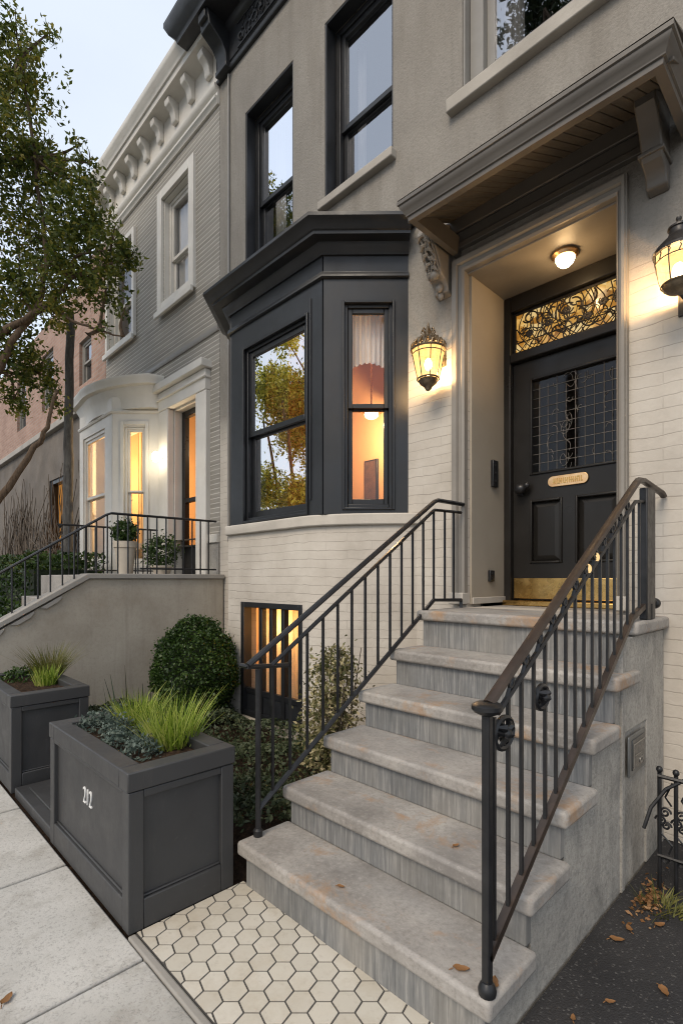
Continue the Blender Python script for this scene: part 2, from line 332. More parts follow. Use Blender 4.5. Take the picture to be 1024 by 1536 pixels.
# ------------------------------------------------------------------ mesh builder
class MB:
    def __init__(s, tf=None): s.v = []; s.f = []; s.tf = tf
    def add(s, vs, fs):
        b = len(s.v)
        s.v += [s.tf(*p) for p in vs] if s.tf else [tuple(p) for p in vs]
        s.f += [tuple(i + b for i in f) for f in fs]; return s
    def box(s, x0, x1, y0, y1, z0, z1):
        return s.add([(x0, y0, z0), (x1, y0, z0), (x1, y1, z0), (x0, y1, z0), (x0, y0, z1), (x1, y0, z1), (x1, y1, z1), (x0, y1, z1)],
                     [(3, 2, 1, 0), (4, 5, 6, 7), (0, 1, 5, 4), (1, 2, 6, 5), (2, 3, 7, 6), (3, 0, 4, 7)])
    def quad(s, *p): return s.add(p, [tuple(range(len(p)))])
    def prism(s, pts, axis, a, b):
        g = {'x': lambda t, p: (t, p[0], p[1]), 'y': lambda t, p: (p[0], t, p[1]), 'z': lambda t, p: (p[0], p[1], t)}[axis]
        n = len(pts)
        return s.add([g(a, p) for p in pts] + [g(b, p) for p in pts],
                     [tuple(range(n)), tuple(range(2 * n - 1, n - 1, -1))] + [(i, (i + 1) % n, n + (i + 1) % n, n + i) for i in range(n)])
    def ring(s, x0, x1, z0, z1, w, y0, y1, wz=None):
        wz = wz or w
        s.box(x0, x0 + w, y0, y1, z0, z1); s.box(x1 - w, x1, y0, y1, z0, z1)
        s.box(x0 + w, x1 - w, y0, y1, z0, z0 + wz); s.box(x0 + w, x1 - w, y0, y1, z1 - wz, z1); return s
    def tube(s, pts, r, n=6, ry=None, ph=0, caps=True):
        P = [Vector(p) for p in pts]; m = len(P)
        R = r if hasattr(r, '__len__') else [r] * m
        T = []
        for i in range(m):
            t = (P[min(i + 1, m - 1)] - P[max(i - 1, 0)])
            T.append(t.normalized() if t.length > 1e-9 else Vector((0, 0, 1)))
        up = Vector((0, 0, 1)) if abs(T[0].z) < .9 else Vector((0, 1, 0))
        vs = []; side = T[0].cross(up).normalized()
        for i in range(m):
            side = (side - T[i] * side.dot(T[i])).normalized(); u2 = side.cross(T[i])
            k = 1.
            if 0 < i < m - 1:
                a = (P[i] - P[i - 1]).normalized(); c = max(.35, a.dot(T[i])); k = 1 / c
            for j in range(n):
                an = ph + 2 * PI * j / n
                vs.append(P[i] + side * COS(an) * R[i] * (k if abs(T[i].z) > .99 else 1) + u2 * SIN(an) * (ry * R[i] if ry else R[i]) * k)
        fs = [(i * n + j, i * n + (j + 1) % n, (i + 1) * n + (j + 1) % n, (i + 1) * n + j) for i in range(m - 1) for j in range(n)]
        if caps: fs += [tuple(range(n - 1, -1, -1)), tuple((m - 1) * n + j for j in range(n))]
        return s.add(vs, fs)
    def lathe(s, cx, cy, prof, n=20, sx=1, sy=1):
        m = len(prof)
        vs = [(cx + r * sx * COS(2 * PI * j / n), cy + r * sy * SIN(2 * PI * j / n), z) for r, z in prof for j in range(n)]
        fs = [(i * n + j, i * n + (j + 1) % n, (i + 1) * n + (j + 1) % n, (i + 1) * n + j) for i in range(m - 1) for j in range(n)]
        if prof[0][0] > 1e-5: fs.append(tuple(range(n - 1, -1, -1)))
        if prof[-1][0] > 1e-5: fs.append(tuple((m - 1) * n + j for j in range(n)))
        return s.add(vs, fs)
    def sweep(s, path, prof):
        m = len(path); n = len(prof); vs = []
        def nor(a, b):
            dx, dy = b[0] - a[0], b[1] - a[1]; l = math.hypot(dx, dy); return (dy / l, -dx / l)
        for i in range(m):
            n1 = nor(path[max(i - 1, 0)], path[max(i, 1)]) if i > 0 else nor(path[0], path[1])
            n2 = nor(path[i], path[i + 1]) if i < m - 1 else n1
            bx, by = n1[0] + n2[0], n1[1] + n2[1]; l = math.hypot(bx, by); bx /= l; by /= l
            k = 1 / max(.3, bx * n1[0] + by * n1[1])
            for o, z in prof: vs.append((path[i][0] + bx * o * k, path[i][1] + by * o * k, z))
        fs = [(i * n + j, i * n + (j + 1) % n, (i + 1) * n + (j + 1) % n, (i + 1) * n + j) for i in range(m - 1) for j in range(n)]
        fs += [tuple(range(n - 1, -1, -1)), tuple((m - 1) * n + j for j in range(n))]
        return s.add(vs, fs)
    def ell(s, c, r, nu=12, nv=8):
        prof = [(max(1e-6, SIN(PI * i / nv)), -COS(PI * i / nv)) for i in range(nv + 1)]
        vs = [(c[0] + r[0] * p * COS(2 * PI * j / nu), c[1] + r[1] * p * SIN(2 * PI * j / nu), c[2] + r[2] * z) for p, z in prof for j in range(nu)]
        return s.add(vs, [(i * nu + j, i * nu + (j + 1) % nu, (i + 1) * nu + (j + 1) % nu, (i + 1) * nu + j) for i in range(nv) for j in range(nu)])
    def cells(s, x0, x1, z0, z1, holes, y0, y1):
        xs = sorted({x0, x1, *[h[0] for h in holes], *[h[1] for h in holes]}); zs = sorted({z0, z1, *[h[2] for h in holes], *[h[3] for h in holes]})
        for i in range(len(xs) - 1):
            for j in range(len(zs) - 1):
                a, b, c, d = xs[i], xs[i + 1], zs[j], zs[j + 1]; mx, mz = (a + b) / 2, (c + d) / 2
                if any(h[0] < mx < h[1] and h[2] < mz < h[3] for h in holes): continue
                s.quad((a, y0, c), (b, y0, c), (b, y0, d), (a, y0, d)); s.quad((b, y1, c), (a, y1, c), (a, y1, d), (b, y1, d))
        for a, b, c, d in holes + [(x0, x1, z0, z1)]:
            s.quad((a, y0, c), (a, y1, c), (a, y1, d), (a, y0, d)); s.quad((b, y0, c), (b, y0, d), (b, y1, d), (b, y1, c))
            s.quad((a, y0, d), (a, y1, d), (b, y1, d), (b, y0, d)); s.quad((a, y0, c), (b, y0, c), (b, y1, c), (a, y1, c))
        return s
    def build(s, name, mat, parent=None, bev=0, smooth=35, recalc=True, seg=2):
        me = bpy.data.meshes.new(name); o = bpy.data.objects.new(name, me); COL.objects.link(o)
        V = np.array(s.v, float)
        if parent is None:
            org = np.array([(V[:, 0].min() + V[:, 0].max()) / 2, (V[:, 1].min() + V[:, 1].max()) / 2, V[:, 2].min()]); o.location = org * H
        else:
            org = np.array(parent['_o']); o.parent = parent
        o['_o'] = [float(q) for q in org]
        me.from_pydata(((V - org) * H).tolist(), [], s.f)
        if recalc:
            bm = bmesh.new(); bm.from_mesh(me); bmesh.ops.recalc_face_normals(bm, faces=bm.faces); bm.to_mesh(me); bm.free()
        me.materials.append(M[mat])
        if smooth:
            me.shade_smooth(); me.set_sharp_from_angle(angle=math.radians(smooth))
        if bev:
            b = o.modifiers.new('bevel', 'BEVEL'); b.width = bev * H; b.segments = seg; b.limit_method = 'ANGLE'; b.angle_limit = math.radians(40)
            b.use_clamp_overlap = True
        me.update(); return o

def thing(name, label, cat, loc, group=None, kind=None):
    o = bpy.data.objects.new(name, None); COL.objects.link(o); o.location = [q * H for q in loc]; o.empty_display_size = .1
    o['_o'] = [float(q) for q in loc]; return tag(o, label, cat, group, kind)
def tag(o, label=None, cat=None, group=None, kind=None):
    if label: o['label'] = label
    if cat: o['category'] = cat
    if group: o['group'] = group
    if kind: o['kind'] = kind
    return o
def copy_thing(o, loc, label, rz=0, sc=1):
    c = o.copy(); COL.objects.link(c); c.location = [q * H for q in loc]; c.rotation_euler[2] = rz; c.scale = (sc, sc, sc)
    c['label'] = label
    for ch in list(o.children):
        d = ch.copy(); COL.objects.link(d); d.parent = c
        for g in list(ch.children):
            e = g.copy(); COL.objects.link(e); e.parent = d
    return c

def leafmesh(name, mat, parent, C, size, asp=.5, flat=0., nrm=None, org=None):
    """many small folded leaves; C = centres (n,3) in eye-heights"""
    C = np.asarray(C, float); n = len(C)
    d = rng.normal(size=(n, 3)); d /= np.linalg.norm(d, axis=1)[:, None]
    if nrm is not None: d = d * .9 + nrm; d /= np.linalg.norm(d, axis=1)[:, None]
    a = rng.normal(size=(n, 3)); a[:, 2] += flat
    t = np.cross(d, a); t /= np.linalg.norm(t, axis=1)[:, None] + 1e-9
    b = np.cross(d, t)
    L = (size * (.65 + .7 * rng.random(n)))[:, None]; W = L * asp * .5
    fold = d * W * .35
    P = np.stack([C - t * L * .5, C - b * W + fold + t * L * .05, C + t * L * .5, C + b * W + fold + t * L * .05], 1).reshape(-1, 3)
    o = bpy.data.objects.new(name, bpy.data.meshes.new(name)); COL.objects.link(o)
    if parent is None:
        org = np.array(org) if org is not None else np.array([C[:, 0].mean(), C[:, 1].mean(), C[:, 2].min()]); o.location = org * H
    else: org = np.array(parent['_o']); o.parent = parent
    o['_o'] = [float(q) for q in org]
    P = (P - org) * H; me = o.data
    me.vertices.add(4 * n); me.vertices.foreach_set('co', P.astype(np.float32).ravel())
    me.loops.add(4 * n); me.loops.foreach_set('vertex_index', np.arange(4 * n, dtype=np.int32))
    me.polygons.add(n); me.polygons.foreach_set('loop_start', np.arange(0, 4 * n, 4, dtype=np.int32))
    me.polygons.foreach_set('loop_total', np.full(n, 4, np.int32))
    me.materials.append(M[mat]); me.update(calc_edges=True); me.validate(); return o

def blob_points(blobs, n, shell=.55, jit=.16):
    w = np.array([b[3] ** 2.2 for b in blobs]); w /= w.sum(); out = []
    for b, k in zip(blobs, rng.multinomial(n, w)):
        d = rng.normal(size=(k, 3)); d /= np.linalg.norm(d, axis=1)[:, None]
        r = b[3] * (shell + (1 - shell) * rng.random(k)) ** .8 * (1 + jit * rng.normal(size=k))
        out.append(np.array(b[:3]) + d * r[:, None] * np.array([1, 1, b[4] if len(b) > 4 else 1.]))
    return np.concatenate(out)

def grass_tuft(name, label, cat, c, n, r, h, mat, lean=.5, w=.006, group=None, curl=.3):
    m = MB()
    for i in range(n):
        a = random.random() * 2 * PI; q = r * random.random() ** .6; hh = h * (.42 + .66 * random.random() ** 1.3)
        x, y, z = c[0] + q * COS(a), c[1] + q * SIN(a), c[2]
        la = a + random.gauss(0, .9); ln = lean * hh * (q / r * .7 + .45 * random.random() + (.8 if random.random() < .07 else 0))
        wd = w * (.7 + .6 * random.random()); px, py = -SIN(la + .6) * wd, COS(la + .6) * wd
        vs = []
        for k in range(4):
            t = k / 3; o = ln * (t + curl * t * t); zz = z + hh * (t - .18 * curl * t * t * (1 + lean)); ww = (1 - t) * .8 + .2 if k < 3 else .08
            vs += [(x + COS(la) * o - px * ww, y + SIN(la) * o - py * ww, zz), (x + COS(la) * o + px * ww, y + SIN(la) * o + py * ww, zz)]
        m.add(vs, [(0, 1, 3, 2), (2, 3, 5, 4), (4, 5, 7, 6)])
    return tag(m.build(name, mat, None, recalc=False, smooth=0), label, cat, group)

def limb(m, pts, r0, r1, n=7, wob=.0):
    P = [Vector(p) for p in pts]; Q = []
    for i in range(len(P) - 1):
        p0, p1, p2, p3 = P[max(i - 1, 0)], P[i], P[i + 1], P[min(i + 2, len(P) - 1)]
        for k in range(4):
            t = k / 4
            Q.append(.5 * ((2 * p1) + (p2 - p0) * t + (2 * p0 - 5 * p1 + 4 * p2 - p3) * t * t + (3 * p1 - p0 - 3 * p2 + p3) * t ** 3) + Vector((random.gauss(0, wob), random.gauss(0, wob), random.gauss(0, wob))))
    Q.append(P[-1]); k = len(Q) - 1
    m.tube(Q, [r0 + (r1 - r0) * i / k for i in range(k + 1)], n)

# ------------------------------------------------------------------ key positions
XL, XR, YF, YB = -1.4417, -.5299, 2.279, 1.944
TY = [.9362, 1.122, 1.3141, 1.5067, 1.701, 1.8921]; TZ = [.1458, .2749, .4092, .55, .6967, .8568]
C0, C1 = (-2.126, 1.944), (-1.790, 2.279)              # right canted face of the bay
def cant(p, q):
    l = math.hypot(q[0] - p[0], q[1] - p[1]); ex, ey = (q[0] - p[0]) / l, (q[1] - p[1]) / l
    return (lambda x, y, z: (p[0] + ex * x - ey * y, p[1] + ey * x + ex * y, z)), l

# ================================================================== SETTING
def struct(o): return tag(o, kind='structure')
g = MB(); g.quad((-80, -60, -.02), (60, -60, -.02), (60, 90, -.02), (-80, 90, -.02)); struct(g.build('ground', 'soil'))
g = MB(); g.quad((-80, -14, -.075), (60, -14, -.075), (60, -2.6, -.075), (-80, -2.6, -.075))
for q in range(4): g.v[q] = (g.v[q][0], g.v[q][1], -.012)
struct(g.build('road', 'asphalt'))
g = MB()
xs = [-20.4 + .63 * i for i in range(47)]; off = -1.333 + 20.4 - .63 * 30
ys = [-2.55, -1.35, -.39, .586]
for i in range(46):
    for j in range(3):
        g.box(xs[i] + off + .004, xs[i + 1] + off - .004, ys[j] + .004, ys[j + 1] - .004, -.03, 0)
struct(g.build('sidewalk', 'concrete', bev=.005))
g = MB(); g.box(-.55, 4, .584, 6, -.03, -.004); struct(g.build('asphalt_path', 'asphalt'))
# hexagon tile walk
g = MB(); g.box(-1.4465, -.552, .609, .97, -.03, -.0012); struct(g.build('tile_bedding', 'grout'))
bm = bmesh.new(); a = .0365; uX = (COS(.794), SIN(.794)); uY = (-SIN(.794), COS(.794))
for i in range(-46, 46):
    for j in range(-46, 46):
        u, v = 1.5 * a * i, math.sqrt(3) * a * (j + .5 * (i % 2))
        x, y = -1 + u * uX[0] + v * uY[0], .77 + u * uX[1] + v * uY[1]
        if not (-1.5 < x < -.48 and .53 < y < 1.03): continue
        r = a * .925; vs = [bm.verts.new(((x + r * (COS(PI / 3 * k) * uX[0] + SIN(PI / 3 * k) * uY[0])) * H, (y + r * (COS(PI / 3 * k) * uX[1] + SIN(PI / 3 * k) * uY[1])) * H, 0)) for k in range(6)]
        bm.faces.new(vs)
for co, no in (((-1.4455, 0, 0), (-1, 0, 0)), ((-.556, 0, 0), (1, 0, 0)), ((0, .612, 0), (0, -1, 0)), ((0, .966, 0), (0, 1, 0))):
    bmesh.ops.bisect_plane(bm, geom=bm.verts[:] + bm.edges[:] + bm.faces[:], plane_co=[q * H for q in co], plane_no=no, clear_outer=True)
bmesh.ops.recalc_face_normals(bm, faces=bm.faces)
ex = bmesh.ops.extrude_face_region(bm, geom=bm.faces[:]); bmesh.ops.translate(bm, verts=[q for q in ex['geom'] if isinstance(q, bmesh.types.BMVert)], vec=(0, 0, -.006 * H))
me = bpy.data.meshes.new('tile_walkway'); bmesh.ops.recalc_face_normals(bm, faces=bm.faces); bm.to_mesh(me); bm.free(); me.materials.append(M['tile'])
o = bpy.data.objects.new('tile_walkway', me); COL.objects.link(o); o['kind'] = 'structure'; o.location = (0, 0, .001)
b = o.modifiers.new('bevel', 'BEVEL'); b.width = .003; b.segments = 2
g = MB(); g.box(-1.446, -.552, .584, .608, -.03, .002); struct(g.build('stone_edging', 'coping', bev=.006))
# garden soil mounds
g = MB(); nx, ny = 44, 20
def gz(x, y): return .045 + .035 * SIN(7.1 * x + 3 * y) * COS(6.3 * y - 2 * x) + .02 * SIN(17 * x) * SIN(15 * y)
for i in range(nx + 1):
    for j in range(ny + 1):
        x = -3.66 + (2.20) * i / nx; y = .945 + 1.3 * j / ny; g.v.append((x, y, gz(x, y) if 0 < i < nx and 0 < j < ny else -.01))
for i in range(nx):
    for j in range(ny): g.f.append((i * (ny + 1) + j, (i + 1) * (ny + 1) + j, (i + 1) * (ny + 1) + j + 1, i * (ny + 1) + j + 1))
struct(g.build('garden_bed', 'soil'))

# ================================================================== MAIN HOUSE
house = thing('brick_house', 'grey stucco and painted brick house with black bay window and panelled front door', 'house', (-1.8, 2.6, 0))
W1 = (-3.383, -2.80, 3.38, 4.613); W2 = (-2.474, -1.90, 3.44, 4.613); W3 = (-1.444, -.56, 3.456, 4.62)
DOOR = (-1.417, -.708, .8568, 2.548)
m = MB(); m.cells(-3.752, 1.6, 0, 5.1, [W1, W2, W3, DOOR, (-3.02, -1.84, 1.37, 2.84)], YF, YF + .13)
wall = m.build('front_wall', 'facade', house, smooth=0)
m = MB(); m.box(-3.74, 1.6, 6.4, 6.5, 0, 5.6); m.box(1.602, 1.7, YF, 6.5, 0, 5.6); m.box(-3.749, -3.742, YF + .14, 6.4, 0, 5.6); m.build('rear_wall', 'render', house)
m = MB(); m.box(-3.74, 1.7, YF + .01, 6.5, 5.602, 5.66); m.build('roof', 'asphalt', house)
# pilaster strip with slim pipe at the left edge
m = MB(); m.tube([(-3.602, 2.268, 1.30), (-3.602, 2.268, 5.06)], .011, 8); m.build('drain_pipe', 'greyframe', house)
# windows -----------------------------------------------------------
def sash_window(parent, tf, x0, x1, z0, z1, zm, y, frame='blacksash', gl='glass', fw=.03, sw=.028, name='window'):
    w = MB(tf); w.ring(x0, x1, z0, z1, fw, y, y + .075); o = w.build(name, frame, parent, bev=.003)
    a0, a1, c0, c1 = x0 + fw, x1 - fw, z0 + fw, z1 - fw
    u = MB(tf); u.ring(a0, a1, zm, c1, sw, y + .012, y + .036); u.build('sash', frame, o, bev=.003)
    u = MB(tf); u.ring(a0, a1, c0, zm + sw, sw, y + .0365, y + .060, sw * 1.3); u.build('sash', frame, o, bev=.003)
    u = MB(tf); u.quad((a0 + sw, y + .024, zm + sw), (a1 - sw, y + .024, zm + sw), (a1 - sw, y + .024, c1 - sw), (a0 + sw, y + .024, c1 - sw)); u.build('pane', gl, o, smooth=0)
    u = MB(tf); u.quad((a0 + sw, y + .048, c0 + sw * 1.3), (a1 - sw, y + .048, c0 + sw * 1.3), (a1 - sw, y + .048, zm), (a0 + sw, y + .048, zm)); u.build('pane', gl, o, smooth=0)
    return o
def lining(x0, x1, z0, z1, y0, y1, mat, t=.012):
    m = MB(); m.box(x0, x0 + t, y0, y1, z0, z1); m.box(x1 - t, x1, y0, y1, z0, z1); m.box(x0 + t, x1 - t, y0, y1, z1 - t, z1); m.box(x0 + t, x1 - t, y0, y1, z0, z0 + t); return m
for W, zm in ((W1, 3.90), (W2, 3.92)):
    lining(*W, YF + .004, YF + .085, 'black').build('window_reveal', 'black', house, bev=.002)
    sash_window(house, None, W[0] + .014, W[1] - .014, W[2] + .014, W[3] - .014, zm, YF + .086, fw=.042, sw=.034)
lining(*W3, YF + .006, YF + .06, 'greyframe').build('window_reveal', 'greyframe', house, bev=.002)
sash_window(house, None, W3[0] + .014, W3[1] - .014, W3[2] + .014, W3[3] - .014, 4.1, YF + .05, 'greyframe', fw=.075, sw=.045)
for x0, x1, z0, z1 in ((-2.50, -1.876, 3.388, 3.441), (-1.515, -.49, 3.386, 3.456)):
    m = MB(); m.box(x0, x1, YF - .045, YF + .07, z0, z1); m.build('window_sill', 'greysill', house, bev=.006)
# rooms behind
def room(x0, x1, y0, y1, z0, z1, mat, name='room'):
    m = MB(); m.box(x0, x1, y0, y1, z0, z1); m.f = [f for f in m.f if f != (0, 1, 5, 4)]
    return m.build(name, mat, house, smooth=0, recalc=False)
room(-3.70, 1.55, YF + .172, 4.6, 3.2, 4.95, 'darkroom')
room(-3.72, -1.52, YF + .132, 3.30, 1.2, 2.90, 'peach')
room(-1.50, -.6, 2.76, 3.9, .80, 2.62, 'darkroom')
# bay ---------------------------------------------------------------
BL, BR = -3.0717, -2.126
path = [(BL - .335, YF), (BL, YB), (BR, YB), (C1[0], YF)]
bay = MB(); bay.cells(BL + .02, BR - .006, 1.362, 2.86, [(-2.909, -2.246, 1.362 + .004, 2.53)], YB, YB + .05)
tfc, LC = cant(C0, C1)
b2 = MB(tfc); b2.cells(.004, LC, 1.362, 2.86, [(.107, .40, 1.384, 2.549)], 0, .05); bay.v += b2.v; nb = len(bay.v) - len(b2.v); bay.f += [tuple(i + nb for i in f) for f in b2.f]
tfl, LL = cant((BL - .335, YF), (BL, YB))
b2 = MB(tfl); b2.cells(0, LL, 1.362, 2.86, [(.09, .38, 1.40, 2.54)], 0, .05); nb = len(bay.v); bay.v += b2.v; bay.f += [tuple(i + nb for i in f) for f in b2.f]
bayo = bay.build('bay_window', 'black', house, smooth=0)
m = MB(); m.sweep(path, [(-.01, 2.672), (.010, 2.672), (.018, 2.678), (.018, 2.692), (.012, 2.700), (.012, 2.706), (-.01, 2.706)])
m.sweep(path, [(-.01, 2.80), (.012, 2.80), (.02, 2.815), (.045, 2.835), (.05, 2.848), (.109, 2.852), (.112, 2.866), (.125, 2.872), (.138, 2.895), (.160, 2.906), (.1675, 2.912), (.1675, 2.93), (.15, 2.936), (-.01, 2.945)])
m.build('bay_cornice', 'black', bayo, smooth=50)
ro = [(BL - .335 - .07, YF), (BL - .06, YB - .15), (BR + .06, YB - .15), (C1[0] + .07, YF)]
m = MB(); m.add([(p[0], p[1], 2.937) for p in ro] + [(BL - .1, YF, 3.03), (BR + .1, YF, 3.03)], [(0, 1, 2, 3), (0, 1, 4), (1, 2, 5, 4), (2, 3, 5)]); m.build('bay_roof', 'black', bayo, smooth=0)
# corner beads / pilaster boards
m = MB(); m.box(-2.236, -2.222, YB - .008, YB, 1.45, 2.60); m.build('corner_bead', 'black', bayo, bev=.002)
sash_window(house, None, -2.907, -2.248, 1.368, 2.528, 1.935, YB + .012, gl='glassbay', fw=.034, sw=.034)
lining(-2.909, -2.246, 1.366, 2.53, YB - .012, YB + .01, 'black', .016).build('window_casing', 'blacksash', bayo, bev=.003)
sash_window(house, tfc, .109, .398, 1.388, 2.547, 1.958, .014, gl='glassside', fw=.030, sw=.026)
m = MB(tfc); m.ring(.107, .40, 1.384, 2.549, .014, -.010, .012); m.build('window_casing', 'blacksash', bayo, bev=.003)
sash_window(house, tfl, .092, .378, 1.404, 2.537, 1.96, .014, gl='glassside', fw=.030, sw=.026)
# bowed brick base and stone sill
def bow(off):
    pts = [(BL - .335 - .4 * off, YF), (BL - .02, YB - off)]
    A, B, Cc = (-2.30, YB - off), (BR + .03 + .414 * off, YB - off), (C1[0] + off * 1.05 - .03, YF - .085)
    for k in range(13):
        t = k / 12; pts.append(((1 - t) ** 2 * A[0] + 2 * t * (1 - t) * B[0] + t * t * Cc[0], (1 - t) ** 2 * A[1] + 2 * t * (1 - t) * B[1] + t * t * Cc[1]))
    pts.append((C1[0] + off * 1.05 + .06, YF)); return pts
bp = bow(.0)
m = MB(); BW = (-2.933, -2.252 - .05, .10, .848)
m.cells(bp[1][0], bp[2][0], 0, 1.30, [BW], YB, YB + .12)
for i in [0] + list(range(2, len(bp) - 1)):
    p, q = bp[i], bp[i + 1]; m.quad((p[0], p[1], 0), (q[0], q[1], 0), (q[0], q[1], 1.30), (p[0], p[1], 1.30))
m.build('bay_base', 'facade', house, smooth=60)
sp = bow(.028)
m = MB(); n = len(sp); m.add([(p[0], p[1], 1.297) for p in sp] + [(p[0], p[1], 1.361) for p in sp], [tuple(range(n)), tuple(range(2 * n - 1, n - 1, -1))] + [(i, (i + 1) % n, n + (i + 1) % n, n + i) for i in range(n)])
m.build('bay_sill', 'stone', house, bev=.008, smooth=50)
# basement window
bw = MB(); bw.ring(BW[0], BW[1], BW[2], BW[3], .035, YB - .006, YB + .06)
bwo = bw.build('basement_window', 'blacksash', house, bev=.003)
m = MB()
for x in (-2.73, -2.62, -2.50): m.box(x - .017, x + .017, YB + .008, YB + .045, BW[2] + .036, BW[3] - .036)
m.box(BW[0] + .036, BW[1] - .036, YB + .012, YB + .038, .245, .28); m.build('glazing_bar', 'blacksash', bwo, bev=.003)
m = MB(); m.box(BW[0] + .036, BW[1] - .036, YB + .02, YB + .034, BW[2] + .036, .245); m.build('kick_panel', 'black', bwo)
m = MB(); m.quad((BW[0] + .03, YB + .03, .26), (BW[1] - .03, YB + .03, .26), (BW[1] - .03, YB + .03, BW[3] - .03), (BW[0] + .03, YB + .03, BW[3] - .03)); m.build('pane', 'glassneigh', bwo, smooth=0)
m = MB(); m.box(-3.0, -2.2, YB + .121, YB + .30, .05, .95); m.f = [f for f in m.f if f != (0, 1, 5, 4)]; m.build('room', 'peach', house, recalc=False, smooth=0)
# hood over the door --------------------------------------------------
hp = [(-1.48, YF), (-1.48, 1.885), (-.457, 1.885), (-.457, YF)]
hood = MB(); hood.sweep(hp, [(-.03, 2.645), (0, 2.645), (.002, 2.662), (.009, 2.665), (.010, 2.672), (.015, 2.678), (.020, 2.692), (.030, 2.702), (.031, 2.712), (.0375, 2.716), (.0375, 2.732), (-.03, 2.736)])
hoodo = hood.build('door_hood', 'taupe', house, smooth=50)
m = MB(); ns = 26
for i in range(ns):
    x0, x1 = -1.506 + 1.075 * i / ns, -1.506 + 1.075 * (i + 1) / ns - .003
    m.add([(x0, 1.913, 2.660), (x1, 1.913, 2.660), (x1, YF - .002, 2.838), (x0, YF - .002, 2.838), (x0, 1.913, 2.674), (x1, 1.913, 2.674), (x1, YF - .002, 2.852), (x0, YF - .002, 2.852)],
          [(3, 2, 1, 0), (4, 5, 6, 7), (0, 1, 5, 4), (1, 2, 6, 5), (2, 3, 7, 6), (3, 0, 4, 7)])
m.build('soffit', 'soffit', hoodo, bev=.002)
m = MB(); m.add([(-1.517, 1.848, 2.737), (-.42, 1.848, 2.737), (-.42, YF - .001, 2.90), (-1.517, YF - .001, 2.90), (-1.517, YF - .001, 2.862), (-.42, YF - .001, 2.862)], [(0, 1, 2, 3), (0, 3, 4), (1, 5, 2), (0, 4, 5, 1), (3, 2, 5, 4)]); m.build('hood_roof', 'taupe', hoodo, smooth=0)
m = MB()
for z0, z1, d in ((2.668, 2.70, .028), (2.70, 2.76, .014), (2.762, 2.835, .022)): m.box(-1.56, -.53, YF - d, YF + .01, z0 + .001, z1)
m.build('frieze_board', 'taupe', hoodo, bev=.004)
def corbel(x, w, carved, dz=0):
    pr = [(YF, 2.83), (2.10, 2.742), (2.085, 2.715), (2.088, 2.69), (2.125, 2.655), (2.155, 2.61), (2.172, 2.575), (2.168, 2.555), (2.18, 2.535), (2.215, 2.52), (2.235, 2.495), (2.238, 2.47), (YF, 2.455)]
    pr = [(y, z + dz) for y, z in pr]
    m = MB(); m.prism(pr, 'x', x - w / 2, x + w / 2); o = m.build('corbel', 'casing' if carved else 'taupe', hoodo, bev=.006)
    if carved:
        q = MB()
        for k in (-1, 0, 1):
            q.tube([(x + .024 * k + .010 * SIN(i * .9 + k), 2.086 + .085 * i / 12 - .004, 2.705 - .16 * i / 12 + dz) for i in range(13)], [.009 - .0004 * i for i in range(13)], 6)
        for i in range(9):
            t = i / 8; sd = 1 if i % 2 else -1
            q.tube([(x, 2.084 + .085 * t, 2.70 - .15 * t + dz), (x + sd * .018, 2.078 + .085 * t, 2.695 - .15 * t + dz), (x + sd * .034, 2.086 + .085 * t, 2.675 - .15 * t + dz)], [.008, .010, .003], 6)
        for sx in (-1, 1):
            q.tube([(x + sx * w * .40, 2.090 + .085 * t / 8 - .003, 2.70 - .15 * t / 8 + dz) for t in range(9)], .005, 6)
        q.ell((x, 2.18, 2.54 + dz), (.03, .022, .026), 10, 8); q.ell((x, 2.225, 2.492 + dz), (.021, .018, .024), 10, 8); q.ell((x, 2.24, 2.455 + dz), (.016, .016, .02), 10, 8)
        q.build('carving', 'casing', o)
    else:
        q = MB(); q.box(x - w / 2 - .008, x + w / 2 + .008, 2.16, YF, 2.552 + dz, 2.566 + dz); q.build('bracket_band', 'taupe', o, bev=.003)
corbel(-1.545, .085, True, .005); corbel(-.565, .072, False, .03)
# doorway -------------------------------------------------------------
prof = [(0, -.003), (.0, .028), (.012, .034), (.018, .026), (.034, .026), (.040, .040), (.062, .040), (.066, .03), (.074, .03), (.074, -.003)]
m = MB()
def cas(path_pts):   # architrave swept round the opening in the wall plane
    ns_ = [];
    n = len(prof); vs = []
    for k, (x, z, dx, dz) in enumerate(path_pts):
        for o, d in prof: vs.append((x + dx * o, YF - d, z + dz * o))
    fs = [(i * n + j, i * n + (j + 1) % n, (i + 1) * n + (j + 1) % n, (i + 1) * n + j) for i in range(len(path_pts) - 1) for j in range(n)]
    fs += [tuple(range(n)), tuple(3 * n + j for j in range(n))]
    m.add(vs, fs)
cas([(-1.415, .93, -1, 0), (-1.415, 2.546, -1, 1), (-.710, 2.546, .52, 1), (-.710, .93, .52, 0)])
m.build('door_casing', 'casing', house, smooth=30)
m = MB(); m.box(-1.495, -1.412, YF - .05, 2.30, .872, .93); m.build('plinth_block', 'stone', house, bev=.004)
m = MB(); m.box(-.712, -.67, YF - .048, 2.30, .872, .93); m.build('plinth_block', 'stone', house, bev=.004)
m = MB(); m.box(-1.4155, -1.404, 2.303, 2.655, .872, 2.536); m.box(-.7205, -.7095, 2.303, 2.655, .872, 2.536); m.build('porch_lining', 'reveal', house)
m = MB(); m.box(-1.4155, -.7095, 2.281, 2.70, 2.5365, 2.5475); m.build('porch_ceiling', 'casing', house)
m = MB(); m.box(-1.404, -1.394, 2.304, 2.64, .872, .905); m.build('skirting', 'stone', house, bev=.003)
YD = 2.66
m = MB(); m.box(-1.404, -1.364, YD - .03, YD + .05, .872, 2.536); m.box(-.7615, -.7207, YD - .03, YD + .05, .872, 2.536)
